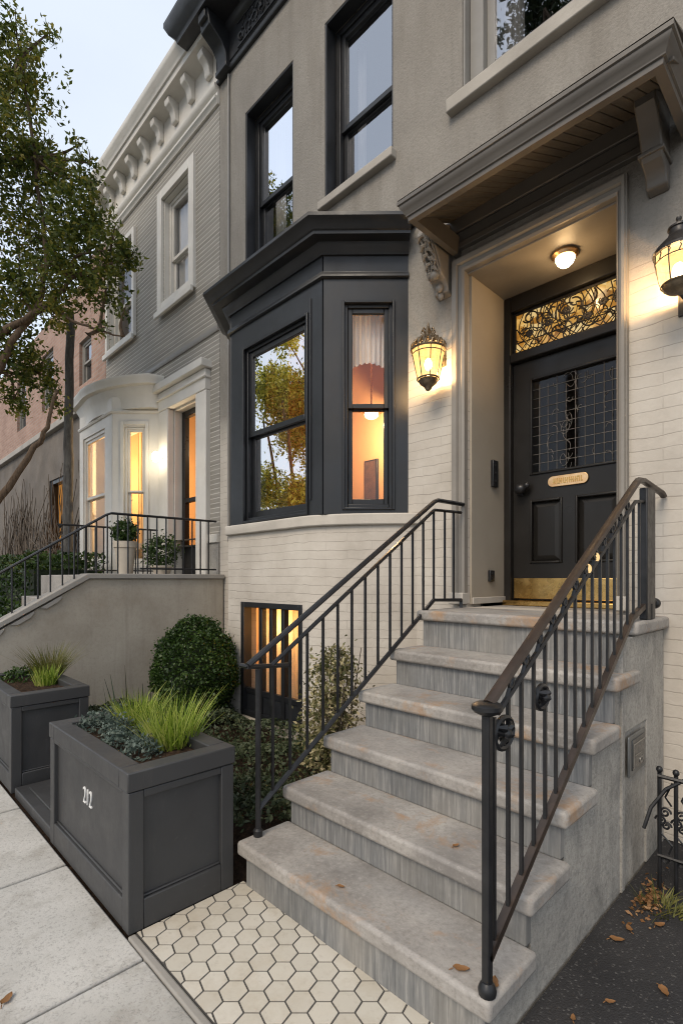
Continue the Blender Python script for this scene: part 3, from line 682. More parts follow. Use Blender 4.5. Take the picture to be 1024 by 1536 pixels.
m.box(-1.364, -.7615, YD - .03, YD + .05, 2.45, 2.536); m.box(-1.364, -.7615, YD - .035, YD + .05, 2.172, 2.222)
frame = m.build('door_frame', 'doorpaint', house, bev=.006)
m = MB(); m.box(-1.40, -.725, YD - .06, YD + .08, .8575, .884); m.build('threshold', 'brass', frame, bev=.004)
m = MB(); m.ring(-1.363, -.7625, 2.2225, 2.4495, .012, YD + .0, YD + .02); tr = m.build('transom', 'doorpaint', frame)
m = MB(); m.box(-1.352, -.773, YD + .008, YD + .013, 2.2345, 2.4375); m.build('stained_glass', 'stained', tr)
m = MB(); random.seed(3)
for i in range(26):
    x = -1.35 + .575 * i / 25
    pts = []; b0 = random.choice((-1, 1)); amp = random.uniform(.02, .07)
    for k in range(9):
        t = k / 8; pts.append((min(-.775, max(-1.35, x + b0 * amp * SIN(PI * t) + b0 * .05 * (t - .5))), YD + .006, 2.2365 + .199 * t))
    m.tube(pts, .0028, 5)
for i in range(105):
    cx, cz = random.uniform(-1.34, -.785), random.uniform(2.25, 2.42); R = random.uniform(.02, .05); a0 = random.random() * 6.3; sw = random.uniform(1.5, 3.4)
    pts = [(min(-.775, max(-1.35, cx + R * COS(a0 + sw * k / 7))), YD + .0058, min(2.436, max(2.236, cz + R * SIN(a0 + sw * k / 7)))) for k in range(8)]
    m.tube(pts, random.choice((.0022, .003, .0042)), 5)
m.tube([(-1.35, YD + .006, 2.285), (-.775, YD + .006, 2.287)], .0032, 5)
for i in range(6):
    cx, cz = -1.29 + .1 * i + random.uniform(-.02, .02), 2.335 + random.uniform(-.03, .045)
    for k in range(6):
        a_ = k * PI / 3 + i; m.ell((cx + .013 * COS(a_), YD + .006, cz + .010 * SIN(a_)), (.012, .004, .009), 7, 5)
m.build('lead_line', 'darklead', tr)
# door leaf
m = MB()
dx0, dx1, dz0, dz1 = -1.362, -.7635, .888, 2.168
gx0, gx1, gz0, gz1 = -1.268, -.818, 1.552, 2.070
p1, p2 = (-1.268, -1.095, 1.082, 1.42), (-1.030, -.818, 1.082, 1.42)
m.cells(dx0, dx1, dz0, dz1, [(gx0, gx1, gz0, gz1), p1, p2], YD, YD + .03)
door = m.build('front_door', 'doorpaint', house, smooth=0)
def bead(h, w, mat, nm, d=.008):
    q = MB(); q.ring(h[0] + .0005, h[1] - .0005, h[2] + .0005, h[3] - .0005, w, YD - d, YD + .016); q.build(nm, mat, door, bev=.004)
bead((gx0, gx1, gz0, gz1), .013, 'doorpaint', 'glass_bead'); bead(p1, .012, 'doorpaint', 'panel_bead'); bead(p2, .012, 'doorpaint', 'panel_bead')
for h in (p1, p2):
    q = MB(); a0, a1, c0, c1 = h[0] + .013, h[1] - .013, h[2] + .013, h[3] - .013; w = .028
    q.add([(a0, YD + .015, c0), (a1, YD + .015, c0), (a1, YD + .015, c1), (a0, YD + .015, c1), (a0 + w, YD + .004, c0 + w), (a1 - w, YD + .004, c0 + w), (a1 - w, YD + .004, c1 - w), (a0 + w, YD + .004, c1 - w)],
          [(0, 1, 5, 4), (1, 2, 6, 5), (2, 3, 7, 6), (3, 0, 4, 7), (4, 5, 6, 7)]); q.build('door_panel', 'doorpaint', door, smooth=0)
q = MB(); q.quad((gx0, YD + .014, gz0), (gx1, YD + .014, gz0), (gx1, YD + .014, gz1), (gx0, YD + .014, gz1)); q.build('leaded_pane', 'glassdoor', door, smooth=0)
q = MB(); random.seed(11)
ga, gb, gc, gd = gx0 + .012, gx1 - .012, gz0 + .012, gz1 - .012
cols = [0, .085, .19, .30, .41, .52, .63, .735, .84, .93, 1.]; rows = [0, .10, .20, .30, .40, .50, .60, .70, .80, .90, 1.]
for c in cols[1:-1]: q.tube([(ga + (gb - ga) * c, YD + .011, gc), (ga + (gb - ga) * c, YD + .011, gd - (.0 if c in (.30, .52, .84) else .06 * random.random()))], .0022 if c in (.085, .52, .84) else .0015, 4)
for r in rows[1:-1]: q.tube([(ga, YD + .0108, gc + (gd - gc) * r), (gb, YD + .0108, gc + (gd - gc) * r)], .0015, 4)
for i in range(34):
    cx, cz = random.choice((.42, .42, .7, .58, .9, .22)) + random.gauss(0, .035), random.random() * .9 + .04
    x, z = ga + (gb - ga) * min(.97, max(.03, cx)), gc + (gd - gc) * cz; R = random.uniform(.01, .03); a0 = random.random() * 6.3
    q.tube([(min(gb, max(ga, x + R * COS(a0 + 2.4 * k / 6))), YD + .0105, min(gd, max(gc, z + R * 1.6 * SIN(a0 + 2.4 * k / 6)))) for k in range(7)], .0013, 4)
q.build('lead_came', 'lead', door)
q = MB(); q.box(dx0 + .004, dx1 - .004, YD - .006, YD - .0005, .893, 1.004); q.build('kick_plate', 'brass', door, bev=.002)
q = MB(); n = 40; ov = []
for k in range(n):
    a_ = 2 * PI * k / n; ca, sa = COS(a_), SIN(a_)
    ov.append((-1.066 + .074 * (1 if ca > 0 else -1) + .028 * ca if abs(ca) > .001 else -1.066, 1.503 + .028 * sa))
q.prism(ov, 'y', YD - .010, YD - .0005); pl = q.build('letter_plate', 'bronze', door, bev=.002)
q = MB(); random.seed(5)
for i in range(15):
    x = -1.135 + .0098 * i
    q.box(x - .0024, x + .0014, YD - .0135, YD - .0102, 1.489, 1.517)
    if i % 3 != 1: q.box(x + .0014, x + .0062, YD - .0130, YD - .0102, *random.choice(((1.511, 1.517), (1.489, 1.494), (1.500, 1.505))))
q.build('plate_lettering', 'brass', pl)
q = MB(); q.tube([(-1.305, YD, 1.478), (-1.305, YD - .035, 1.478)], .012, 10); q.ell((-1.300, YD - .05, 1.480), (.034, .026, .028), 16, 10); q.ell((-1.27, YD - .035, 1.497), (.018, .016, .018), 10, 8)
q.lathe(-1.318, YD - .006, [(.018, 1.45), (.018, 1.51)], 10); q.build('door_knob', 'iron', door)
# porch fittings
def onreveal(name, label, cat, y0, y1, z0, z1, pip):
    t = thing(name, label, cat, (-1.402, (y0 + y1) / 2, z0)); q = MB(); q.box(-1.4035, -1.388, y0, y1, z0, z1); q.build('cover', 'blacksash', t, bev=.003)
    q = MB(); yc = (y0 + y1) / 2
    for k in pip: q.tube([(-1.3885, yc, z0 + (z1 - z0) * k), (-1.384, yc, z0 + (z1 - z0) * k)], .008, 12)
    q.build('button', 'iron', t)
onreveal('door_intercom', 'slim black intercom panel on the beige porch lining beside the front door', 'intercom', 2.490, 2.545, 1.49, 1.632, (.2, .5, .8))
onreveal('wall_socket', 'small black socket low on the beige porch lining', 'socket', 2.46, 2.505, .985, 1.045, (.3, .7))
t = thing('porch_ceiling_light', 'small round glowing ceiling light under the porch ceiling above the front door', 'ceiling light', (-1.0, 2.46, 2.5))
q = MB(); q.lathe(-1.0, 2.46, [(.02, 2.536), (.058, 2.536), (.060, 2.526), (.050, 2.514), (.040, 2.512)], 24); q.build('collar', 'bronze', t)
q = MB(); q.lathe(-1.0, 2.46, [(.0445, 2.514), (.043, 2.505), (.036, 2.49), (.024, 2.478), (.0001, 2.473)], 24); q.build('glass_dome', 'dome', t)
# main cornice --------------------------------------------------------
m = MB(); cp = [(-3.755, YF + .05), (-3.755, YF - .002), (1.6, YF - .002)]
m.sweep(cp, [(-.02, 5.075), (.02, 5.075), (.028, 5.085), (.028, 5.10), (.012, 5.108), (.012, 5.14), (.02, 5.145), (.02, 5.36), (.03, 5.37), (.05, 5.39), (.06, 5.42), (.25, 5.43), (.26, 5.47), (.30, 5.50), (.33, 5.56), (.33, 5.60), (-.02, 5.60)])
co = m.build('main_cornice', 'cornice', house, smooth=40)
q = MB()
q.box(-3.45, 1.5, YF - .030, YF - .0215, 5.15, 5.162); q.box(-3.45, 1.5, YF - .030, YF - .0215, 5.338, 5.35); q.build('frieze_frame', 'cornice', co, bev=.002)
q = MB(); random.seed(9)
for i in range(44):
    cx = -3.40 + .045 * i; s_ = 1 if i % 2 else -1; cz = 5.25 + .025 * s_
    q.tube([(cx + .034 * COS(a_ / 6 * 5.2 + i), YF - .026, cz + s_ * (.05 - .006 * a_) * SIN(a_ / 6 * 5.2 + i)) for a_ in range(7)], .009, 5)
    q.ell((cx + .02, YF - .026, cz + random.uniform(-.05, .05)), (.016, .010, .012), 7, 5)
q.build('frieze_carving', 'cornice', co)
for i, x in enumerate((-3.64, -3.18, -2.72, -2.26, -1.8, -1.34, -.88)):
    q = MB()
    if i == 0:
        q.prism([(YF, 5.12), (YF - .05, 5.12), (YF - .06, 5.20), (YF - .10, 5.26), (YF - .20, 5.32), (YF - .22, 5.428), (YF, 5.428)], 'x', x - .065, x + .065)
        q.box(x - .08, x + .08, YF - .065, YF + .0, 5.075 + .002, 5.118)
    q.box(x - .05, x + .05, YF - .235, YF - .05, 5.36, 5.427); q.build('bracket', 'cornice', co, bev=.006)

# ================================================================== STOOP
stoop = thing('front_stoop', 'worn stone front steps with bluestone risers leading to the black door', 'steps', ((XL + XR) / 2, 1.5, 0))
for i in range(6):
    y1 = TY[i + 1] + .03 if i < 5 else (YF - .002)
    m = MB(); m.box(XL, XR, TY[i], y1, TZ[i] - .046, TZ[i])
    if i == 5: m.box(-1.4165, -.7085, YF - .0021, YD + .09, TZ[i] - .045, TZ[i] - .001)
    m.build('tread', 'tread', stoop, bev=.011, seg=3)
    z0 = TZ[i - 1] - .002 if i else -.02
    m = MB(); m.box(XL + .022, XR - .026, TY[i] + .024, TY[i] + .05, z0, TZ[i] - .0465); m.build('riser', 'riser', stoop, bev=.002)
pr = [(TY[0] + .051, -.02)]
for i in range(6):
    pr.append((TY[i] + .051, TZ[i] - .047))
    if i < 5: pr.append((TY[i + 1] + .051, TZ[i] - .047))
pr += [(YF - .003, TZ[5] - .047), (YF - .003, -.02)]
m = MB(); m.prism(pr, 'x', XL + .024, XR - .028); m.build('side_wall', 'render', stoop, smooth=0)
m = MB(); m.box(XR - .05, XR - .020, 1.80, 1.826, -.01, .806); m.box(XR - .05, XR - .020, 2.06, YF - .004, -.01, .806); m.box(XR - .05, XR - .020, 1.826, 2.06, .50, .806); m.build('corner_pier', 'render', stoop, bev=.003)
# meter box
t = thing('meter_box', 'grey metal meter box with a framed dark face on the stoop side wall', 'meter box', (-.54, 1.93, .35))
q = MB(); q.box(-.549, -.541, 1.838, 2.015, .352, .485); q.build('case', 'meter', t, bev=.004)
q = MB(); q.box(-.5408, -.538, 1.862, 1.995, .370, .470); q.build('face', 'meterface', t, bev=.002)
q = MB(); q.box(-.5379, -.5365, 1.872, 1.985, .452, .456); q.box(-.5379, -.5365, 1.885, 1.95, .414, .4165); q.box(-.5379, -.5365, 1.872, 1.875, .376, .452)
q.build('marking', 'lead', t)
def text(name, s_, size, loc, rot, mat, parent, ext=.002, sx=1, bold=0):
    cu = bpy.data.curves.new(name, 'FONT'); cu.body = s_; cu.size = size * H; cu.extrude = ext * H; cu.align_x = 'CENTER'; cu.align_y = 'CENTER'; cu.offset = bold
    o = bpy.data.objects.new(name, cu); COL.objects.link(o); bpy.context.view_layer.update()
    me = bpy.data.meshes.new_from_object(o.evaluated_get(bpy.context.evaluated_depsgraph_get())); bpy.data.objects.remove(o)
    o = bpy.data.objects.new(name, me); COL.objects.link(o); o.parent = parent; me.materials.clear(); me.materials.append(M[mat])
    o.location = [(q - w) * H for q, w in zip(loc, parent['_o'])]; o.rotation_euler = rot; o.scale = (sx, 1, 1); return o
text('meter_lettering', 'CX', .03, (-.537, 1.955, .388), (PI / 2, 0, PI / 2), 'lead', t, .0008)

# ================================================================== RAILINGS
def baluster(x, y, z0, z1, parent, r=.0058, mat='iron'):
    m = MB(); m.tube([(x, y, z0), (x, y, z1)], r, 4, ph=PI / 4); return m.build('baluster', mat, parent, smooth=0)
rx = -1.4177
rl = thing('stair_railing', 'plain black iron railing on the planter side of the stone steps', 'railing', (rx, 1.5, .15))
top = [(rx, .965, .717), (rx, 2.0, 1.360), (rx, 2.03, 1.370), (rx, YF - .036, 1.372)]
m = MB(); m.tube(top, .0125, 8, ry=.8); m.build('handrail', 'iron', rl)
sub = [(rx, 1.054, .702), (rx, 2.0, 1.322), (rx, 2.225, 1.330)]
m = MB(); m.tube(sub, .0078, 6); m.build('top_bar', 'iron', rl)
low = [(rx, 1.005, .232), (rx, 1.995, .901), (rx, 2.225, .895), (rx, 2.225, .8572)]
m = MB(); m.tube(low, .0095, 6); m.build('bottom_bar', 'iron', rl)
m = MB(); m.tube([(rx, .962, .7125), (rx, 1.132, .699)], .0085, 6); m.tube([(rx - .045, .967, .7125), (rx, .967, .7120)], .008, 6); m.build('end_bar', 'iron', rl)
zl = lambda y: .232 + (.901 - .232) * (y - 1.005) / .99 if y < 1.995 else .897
zs = lambda y: .702 + (1.322 - .702) * (y - 1.054) / .946 if y < 2 else 1.33
m = MB(); m.tube([(rx, 1.005, .1475), (rx, 1.005, .700)], .0095, 8); m.lathe(rx, 1.005, [(.015, .1462), (.016, .166), (.010, .172)], 12); m.build('newel_post', 'iron', rl)
for y in (1.065, 1.141, 1.22, 1.297, 1.373, 1.45, 1.527, 1.604, 1.681, 1.758, 1.836, 1.914, 1.995, 2.085, 2.16): baluster(rx, y, zl(y), zs(y), rl)
rx = -.548
rr = thing('stair_railing', 'brown worn iron railing with scrolls and flat newel cap, nearest the camera', 'railing', (rx, 1.5, .15))
NY = .958
top = [(rx, NY + .005, .742), (rx, 1.930, 1.322), (rx, 1.962, 1.338), (rx, 2.01, 1.342), (rx, YF - .04, 1.326), (rx, YF - .012, 1.316)]
m = MB(); m.tube(top, [.0138] * 3 + [.0138, .0135, .012], 8, ry=.7); m.build('handrail', 'worniron', rr)
zs = lambda y: .716 + .588 * (y - 1.0) if y < 1.93 else 1.27
m = MB(); m.tube([(rx, 1.0, zs(1.0)), (rx, 1.925, zs(1.925)), (rx, 2.06, 1.275)], .007, 6); m.build('top_bar', 'iron', rr)
zl = lambda y: .215 + (.868 - .215) * (y - .955) / .925 if y < 1.88 else .868 + .045 * (y - 1.88) / .17
low = [(rx, .958, .218), (rx, 1.88, .870), (rx, 2.05, .915)]
m = MB(); m.tube(low, .0125, 4, ph=PI / 4); m.build('bottom_bar', 'worniron', rr, smooth=0)
m = MB(); m.tube([(rx, 2.045, .915), (rx, 2.10, .925), (rx, 2.15, .912)], .012, 8); m.ell((rx, 2.15, .910), (.02, .02, .02), 10, 8); m.tube([(rx, 2.06, .912), (rx, 2.06, .857)], .016, 8); m.build('end_knob', 'iron', rr)
m = MB(); m.tube([(rx, NY, .147), (rx, NY, .735)], .0125, 4, ph=PI / 4); m.build('newel_post', 'iron', rr, bev=.003, smooth=0)
m = MB(); m.lathe(rx, NY, [(.010, .718), (.027, .726), (.032, .732), (.032, .740), (.024, .745), (.0001, .747)], 20); m.build('newel_cap', 'iron', rr)
m = MB(); m.lathe(rx, NY, [(.018, .1462), (.019, .156), (.016, .165), (.011, .172)], 14); m.build('newel_foot', 'iron', rr)
for k in range(17):
    y = .985 + .0612 * k; baluster(rx, y, zl(y), zs(y) if y > 1.0 else .71, rr, .0054)
m = MB(); m.box(rx - .013, rx + .013, 2.01, 2.11, .8572, 1.318); m.build('wall_post', 'iron', rr, bev=.004)
random.seed(4)
def scroll(m, y, z, R, fl=1, turns=1.4, r=.0045, k=16):
    pts = []
    for i in range(k + 1):
        t = i / k; a_ = turns * 2 * PI * t; q = R * (1 - .8 * t); pts.append((rx, y + fl * q * COS(a_), z + q * SIN(a_)))
    m.tube(pts, r, 5)
for i in range(12):
    y = 1.055 + .0715 * i; z = zs(y) + .024
    m = MB(); scroll(m, y, z, .017 + .004 * random.random(), 1 if i % 2 else -1, 1.2)
    m.tube([(rx, y - .020, zs(y - .020)), (rx, y + .011, zs(y) + .034)], .0044, 5)
    m.build('scroll', 'iron', rr)
def rosette(y, z, R):
    m = MB()
    m.tube([(rx, y + R * COS(2 * PI * k / 20), z + R * .82 * SIN(2 * PI * k / 20)) for k in range(21)], .0065, 6, caps=False)
    for j in range(11):
        a_ = 2 * PI * j / 11; m.tube([(rx + .004, y, z), (rx + .012 * SIN(j * 2.0), y + R * .5 * COS(a_), z + R * .4 * SIN(a_) + .004), (rx, y + R * .98 * COS(a_ + .25), z + R * .8 * SIN(a_ + .25))], [.004, .007, .003], 5)
    m.ell((rx + .004, y, z), (.016, .013, .013), 10, 8)
    m.tube([(rx, y - R * .95, z + .01), (rx + .008, y, z - .004), (rx, y + R * .95, z - .012)], .005, 5)
    m.build('rosette', 'iron', rr)
rosette(1.026, .669, .040); rosette(1.211, .716, .033)
m = MB()
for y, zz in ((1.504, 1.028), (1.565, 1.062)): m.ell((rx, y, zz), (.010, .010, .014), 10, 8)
m.build('glass_bead', 'glowbead', rr)  # glass beads on the rail with a glow put into their material, no lamp

# ================================================================== LANTERNS
def lantern_ornate(cx, cy):
    t = thing('wall_lantern', 'ornate bronze wall lantern with leafy crown, between bay window and door casing', 'lantern', (cx, cy, 1.97))
    q = MB(); q.lathe(cx, cy, [(.082, 2.166), (.078, 2.14), (.066, 2.08), (.055, 2.03), (.052, 2.018)], 8); q.build('glass_shade', 'lampL', t, smooth=0)
    q = MB()
    for k in range(8):
        a_ = 2 * PI * k / 8; q.tube([(cx + r * COS(a_), cy + r * SIN(a_), z) for r, z in ((.083, 2.168), (.079, 2.14), (.067, 2.08), (.056, 2.03), (.053, 2.016))], .0028, 5)
    for r, z, w in ((.085, 2.168, .0065), (.081, 2.146, .003), (.055, 2.02, .005)):
        q.tube([(cx + r * COS(2 * PI * k / 24), cy + r * SIN(2 * PI * k / 24), z) for k in range(25)], w, 5, caps=False)
    q.build('cage', 'gold', t)
    q = MB(); random.seed(2)
    for k in range(16):
        a_ = 2 * PI * k / 16; r0 = .086
        q.tube([(cx + r0 * f * COS(a_ + j), cy + r0 * f * SIN(a_ + j), z) for f, z, j in ((1, 2.168, 0), (1.02, 2.19, .1), (.8, 2.215, .2), (.62, 2.205, .3), (.66, 2.188, .3))], .0045, 5)
        q.ell((cx + .074 * COS(a_), cy + .074 * SIN(a_), 2.196), (.012, .012, .016), 6, 5)
        q.ell((cx + .046 * COS(a_ + .2), cy + .046 * SIN(a_ + .2), 2.218), (.010, .010, .016), 6, 5)
    for k in range(7):
        a_ = 2 * PI * k / 7
        q.tube([(cx + f * COS(a_), cy + f * SIN(a_), z) for f, z in ((.012, 2.21), (.02, 2.245), (.036, 2.262), (.03, 2.275), (.02, 2.268))], .004, 5)
    q.lathe(cx, cy, [(.02, 2.2), (.016, 2.24), (.02, 2.26), (.010, 2.28), (.004, 2.305), (.0005, 2.312)], 8); q.build('crown', 'gold', t)
    q = MB(); q.lathe(cx, cy, [(.05, 2.017), (.044, 1.998), (.026, 1.984), (.018, 1.975), (.014, 1.965), (.0005, 1.958)], 10); q.build('base_cup', 'gold', t)
    q = MB(); q.tube([(cx, cy, 2.19), (cx, cy + .05, 2.20), (cx, YF - .005, 2.17)], .008, 6); q.box(cx - .03, cx + .03, YF - .012, YF - .001, 2.11, 2.24); q.build('wall_arm', 'gold', t)
    q = MB(); q.ell((cx, cy, 2.095), (.019, .019, .032), 10, 8); q.build('bulb', 'bulb', t); return t
lantern_ornate(-1.572, 2.165)
def lantern_roof(cx, cy):
    tf = lambda x, y, z: (cx + (x - cx) * .86, cy + (y - cy) * (.86 if y < cy + .09 else 1), 2.15 + (z - 2.15) * .90)
    t = thing('wall_lantern', 'large wall lantern with dark domed metal roof at the right edge of the porch', 'lantern', (cx, cy, 2.0))
    q = MB(tf); q.lathe(cx, cy, [(.083, 2.163), (.083, 2.14), (.078, 2.10), (.068, 2.05), (.062, 2.036)], 12); q.build('glass_shade', 'lampR', t, smooth=0)
    q = MB(tf)
    for k in range(6):
        a_ = 2 * PI * k / 6 + .3; q.tube([(cx + r * COS(a_), cy + r * SIN(a_), z) for r, z in ((.084, 2.163), (.084, 2.14), (.079, 2.10), (.069, 2.05), (.063, 2.034))], .0026, 5)
    for r, z, w in ((.0855, 2.162, .004), (.0845, 2.128, .0025), (.064, 2.036, .0035)):
        q.tube([(cx + r * COS(2 * PI * k / 24), cy + r * SIN(2 * PI * k / 24), z) for k in range(25)], w, 5, caps=False)
    for k in range(14):
        a_ = 2 * PI * k / 14; q.tube([(cx + .085 * COS(a_), cy + .085 * SIN(a_), 2.13), (cx + .086 * COS(a_ + .1), cy + .086 * SIN(a_ + .1), 2.148), (cx + .085 * COS(a_ + .06), cy + .085 * SIN(a_ + .06), 2.155)], .003, 5)
    q.build('cage', 'gold', t)
    q = MB(tf); q.lathe(cx, cy, [(.094, 2.158), (.095, 2.168), (.085, 2.183), (.062, 2.206), (.044, 2.222), (.036, 2.236), (.036, 2.252), (.041, 2.255), (.04, 2.262), (.022, 2.274), (.010, 2.280), (.008, 2.286), (.011, 2.292), (.010, 2.30), (.0005, 2.304)], 24); q.build('lantern_roof', 'lampmetal', t)
    q = MB(tf); q.lathe(cx, cy, [(.062, 2.035), (.056, 2.02), (.042, 2.008), (.02, 2.0), (.0005, 1.998)], 12); q.build('base_cup', 'gold', t)
    q = MB(tf); q.tube([(cx, cy, 2.01), (cx, YF - .005, 2.02)], .010, 6); q.box(cx - .035, cx + .035, YF - .012, YF - .001, 1.97, 2.1); q.build('wall_arm', 'lampmetal', t)
    q = MB(tf); q.ell((cx, cy, 2.085), (.026, .026, .036), 10, 8); q.build('bulb', 'bulb', t)
lantern_roof(-.470, 2.14)

# ================================================================== INSIDE THE BAY ROOM
t = thing('pendant_lamp', 'glowing pendant lamp inside the bay room, seen through the narrow side window', 'lamp', (-2.72, 3.0, 2.25))
q = MB(); q.tube([(-2.72, 3.0, 2.32), (-2.72, 3.0, 2.895)], .006, 6); q.lathe(-2.72, 3.0, [(.02, 2.335), (.045, 2.325), (.085, 2.30)], 16); q.build('shade', 'brass', t)
q = MB(); q.ell((-2.72, 3.0, 2.285), (.055, .055, .035), 14, 8); q.build('bulb', 'dome', t)
t = thing('framed_picture', 'dark framed picture on the peach wall inside the bay room', 'picture', (-2.98, 3.28, 1.65))
q = MB(); q.box(-3.06, -2.905, 3.278, 3.2985, 1.60, 2.02); q.build('frame', 'blacksash', t, bev=.004)
q = MB(); q.box(-3.045, -2.92, 3.274, 3.2775, 1.615, 2.005); q.build('canvas', 'picture', t)
def curtain(name, label, tf, x0, x1, y, z0, z1, mat, n=40, amp=.012, arch=0, waves=9):
    m = MB(tf); vs = []
    for i in range(n + 1):
        t = i / n; x = x0 + (x1 - x0) * t; yy = y + amp * SIN(2 * PI * waves * t) + amp * .4 * SIN(5 * PI * waves * t + 1)
        vs += [(x, yy, z0 + arch * SIN(PI * t)), (x, yy, z1)]
    m.add(vs, [(2 * i, 2 * i + 2, 2 * i + 3, 2 * i + 1) for i in range(n)]); o = m.build(name, mat, None, smooth=80)
    return tag(o, label, 'curtain')
curtain('sheer_curtain', 'white sheer valance across the top of the narrow side bay window', tfc, .13, .385, .12, 2.20, 2.53, 'curtain', arch=.05)
curtain('window_curtain', 'beige curtain drawn to the left side of the large bay window', None, -2.88, -2.76, YB + .16, 1.38, 2.52, 'beigecurtain', waves=4)
curtain('window_curtain', 'amber lit curtain behind the basement window', None, -2.93, -2.30, YB + .13, .12, .86, 'beigecurtain', amp=.006, waves=9)
curtain('window_curtain', 'white curtain edge inside the upstairs window nearest the neighbour', None, -3.34, -3.20, YF + .26, 3.40, 4.60, 'curtain', waves=3)
curtain('window_curtain', 'pale curtain edge inside the middle upstairs window', None, -2.43, -2.35, YF + .26, 3.45, 4.60, 'curtain', waves=2)
curtain('window_curtain', 'pale curtain inside the grey upstairs window above the door hood', None, -1.40, -1.22, YF + .22, 3.47, 4.60, 'curtain', waves=4)

# ================================================================== PLANTERS
def planter(x1, label, number=False, w=.729):
    x0 = x1 - w; y0, y1, h = .5873, .930, .4556
    t = thing('planter_box', label, 'planter', ((x0 + x1) / 2, (y0 + y1) / 2, 0), 'charcoal planter boxes along the sidewalk')
    m = MB(); f = .045; d = .016
    m.box(x0 + d, x1 - d, y0 + d, y1 - d, .0, .40); m.build('box_body', 'planter', t)
    m = MB()
    for (a0, a1) in ((x0, x0 + f), (x1 - f, x1)):
        m.box(a0, a1, y0, y0 + f, 0, .398); m.box(a0, a1, y1 - f, y1, 0, .398)
    m.box(x0 + f, x1 - f, y0 + .001, y0 + d, .0, .085); m.box(x0 + f, x1 - f, y1 - d, y1 - .001, 0, .085)
    m.box(x0 + .001, x0 + d, y0 + f, y1 - f, 0, .085); m.box(x1 - d, x1 - .001, y0 + f, y1 - f, 0, .085)
    m.box(x0 + f, x1 - f, y0 + .001, y0 + d, .385, .398); m.box(x1 - d, x1 - .001, y0 + f, y1 - f, .375, .398)
    m.box(x0 + f, x1 - f, y0 + d * .55, y0 + d + .001, .0855, .092); m.box(x1 - d - .001, x1 - d * .55, y0 + f, y1 - f, .0855, .092)
    m.build('panel_frame', 'planter', t, bev=.003)
    m = MB(); m.ring(x0 - .004, x1 + .004, y0 - .004, y1 + .004, .062, .4, .4556)
    m.v = [(x, z, y) for x, y, z in m.v]; m.build('rim', 'planter', t, bev=.004)
    m = MB(); nx, ny = 30, 14; random.seed(8)
    for i in range(nx + 1):
        for j in range(ny + 1): m.v.append((x0 + .058 + (w - .116) * i / nx, y0 + .058 + (y1 - y0 - .116) * j / ny, .418 + .012 * random.random()))
    for i in range(nx):
        for j in range(ny): a_ = i * (ny + 1) + j; m.f.append((a_, a_ + ny + 1, a_ + ny + 2, a_ + 1))
    m.build('soil', 'soil', t, smooth=60)
    if number:
        text('house_number', '212', .078, (-1.812, y0 + d - .0022, .272), (PI / 2, 0, 0), 'paint', t, .002, .72, -.0012)
    return t
planter(-1.447, 'charcoal planter box numbered 212 beside the bottom step', True)
planter(-2.785, 'charcoal planter box without number, farther along the sidewalk')
m = MB(); m.box(-2.76, -2.181, .597, .88, -.01, .035); m.build  # low plinth between the planters
pb = tag(m.build('planter_plinth', 'planter', bev=.004), 'low charcoal plinth on the ground between the two planter boxes', 'plinth')
m = MB(); m.box(-2.70, -2.24, .64, .86, .0352, .045); m.build('plinth_panel', 'planter', pb, bev=.003)
GR = 'grasses in the planters'
grass_tuft('ornamental_grass', 'tall lime green grass clump at the step end of planter 212', 'grass', (-1.70, .835, .425), 520, .085, .182, 'grass', .45, .0024, GR)
grass_tuft('ornamental_grass', 'shorter lime green grass clump in the middle of planter 212', 'grass', (-2.02, .862, .425), 420, .08, .138, 'grass', .45, .0024, GR)
grass_tuft('ornamental_grass', 'feathery olive grass fountain at the back of the far planter', 'grass', (-3.30, .885, .425), 520, .055, .215, 'grassolive', .62, .0022, GR)
grass_tuft('ornamental_grass', 'short bright lime grass in front of the olive grass in the far planter', 'grass', (-3.13, .825, .425), 260, .055, .115, 'grass', .35, .0028, GR)
def mound(x, y, z, r, h, n, mat, name, label, cat, group, size=.016):
    P = blob_points([(0, 0, 0, 1)], n, .75); P = P[P[:, 2] > -.15]; P = P * np.array([r, r, h]) + np.array([x, y, z])
    P += rng.normal(size=P.shape) * .006
    t = leafmesh(name, mat, None, P, size, .45, org=(x, y, z)); return tag(t, label, cat, group)
SG = 'blue grey sedum mounds in planter 212'
for x, y, r, l in ((-2.06, .715, .075, 'blue grey sedum mound at the far front corner of planter 212'), (-1.93, .745, .072, 'blue grey sedum mound, second from the far end of planter 212'),
                   (-1.80, .70, .065, 'blue grey sedum mound nearest the sidewalk rim above the number'), (-1.79, .80, .075, 'dark blue grey sedum mound against the tall grass clump'),
                   (-1.655, .715, .07, 'blue grey sedum mound at the near corner of planter 212'), (-2.14, .83, .08, 'grey green sedum mound at the back far corner of planter 212')):
    mound(x, y, .43, r * .80, r * .85, 800, 'leaf_blue', 'sedum_mound', l, 'sedum', SG)
mound(-3.38, .79, .425, .12, .07, 900, 'leaf_box', 'low_shrub', 'low dark green shrub at the left of the far planter', 'shrub', None, .022)

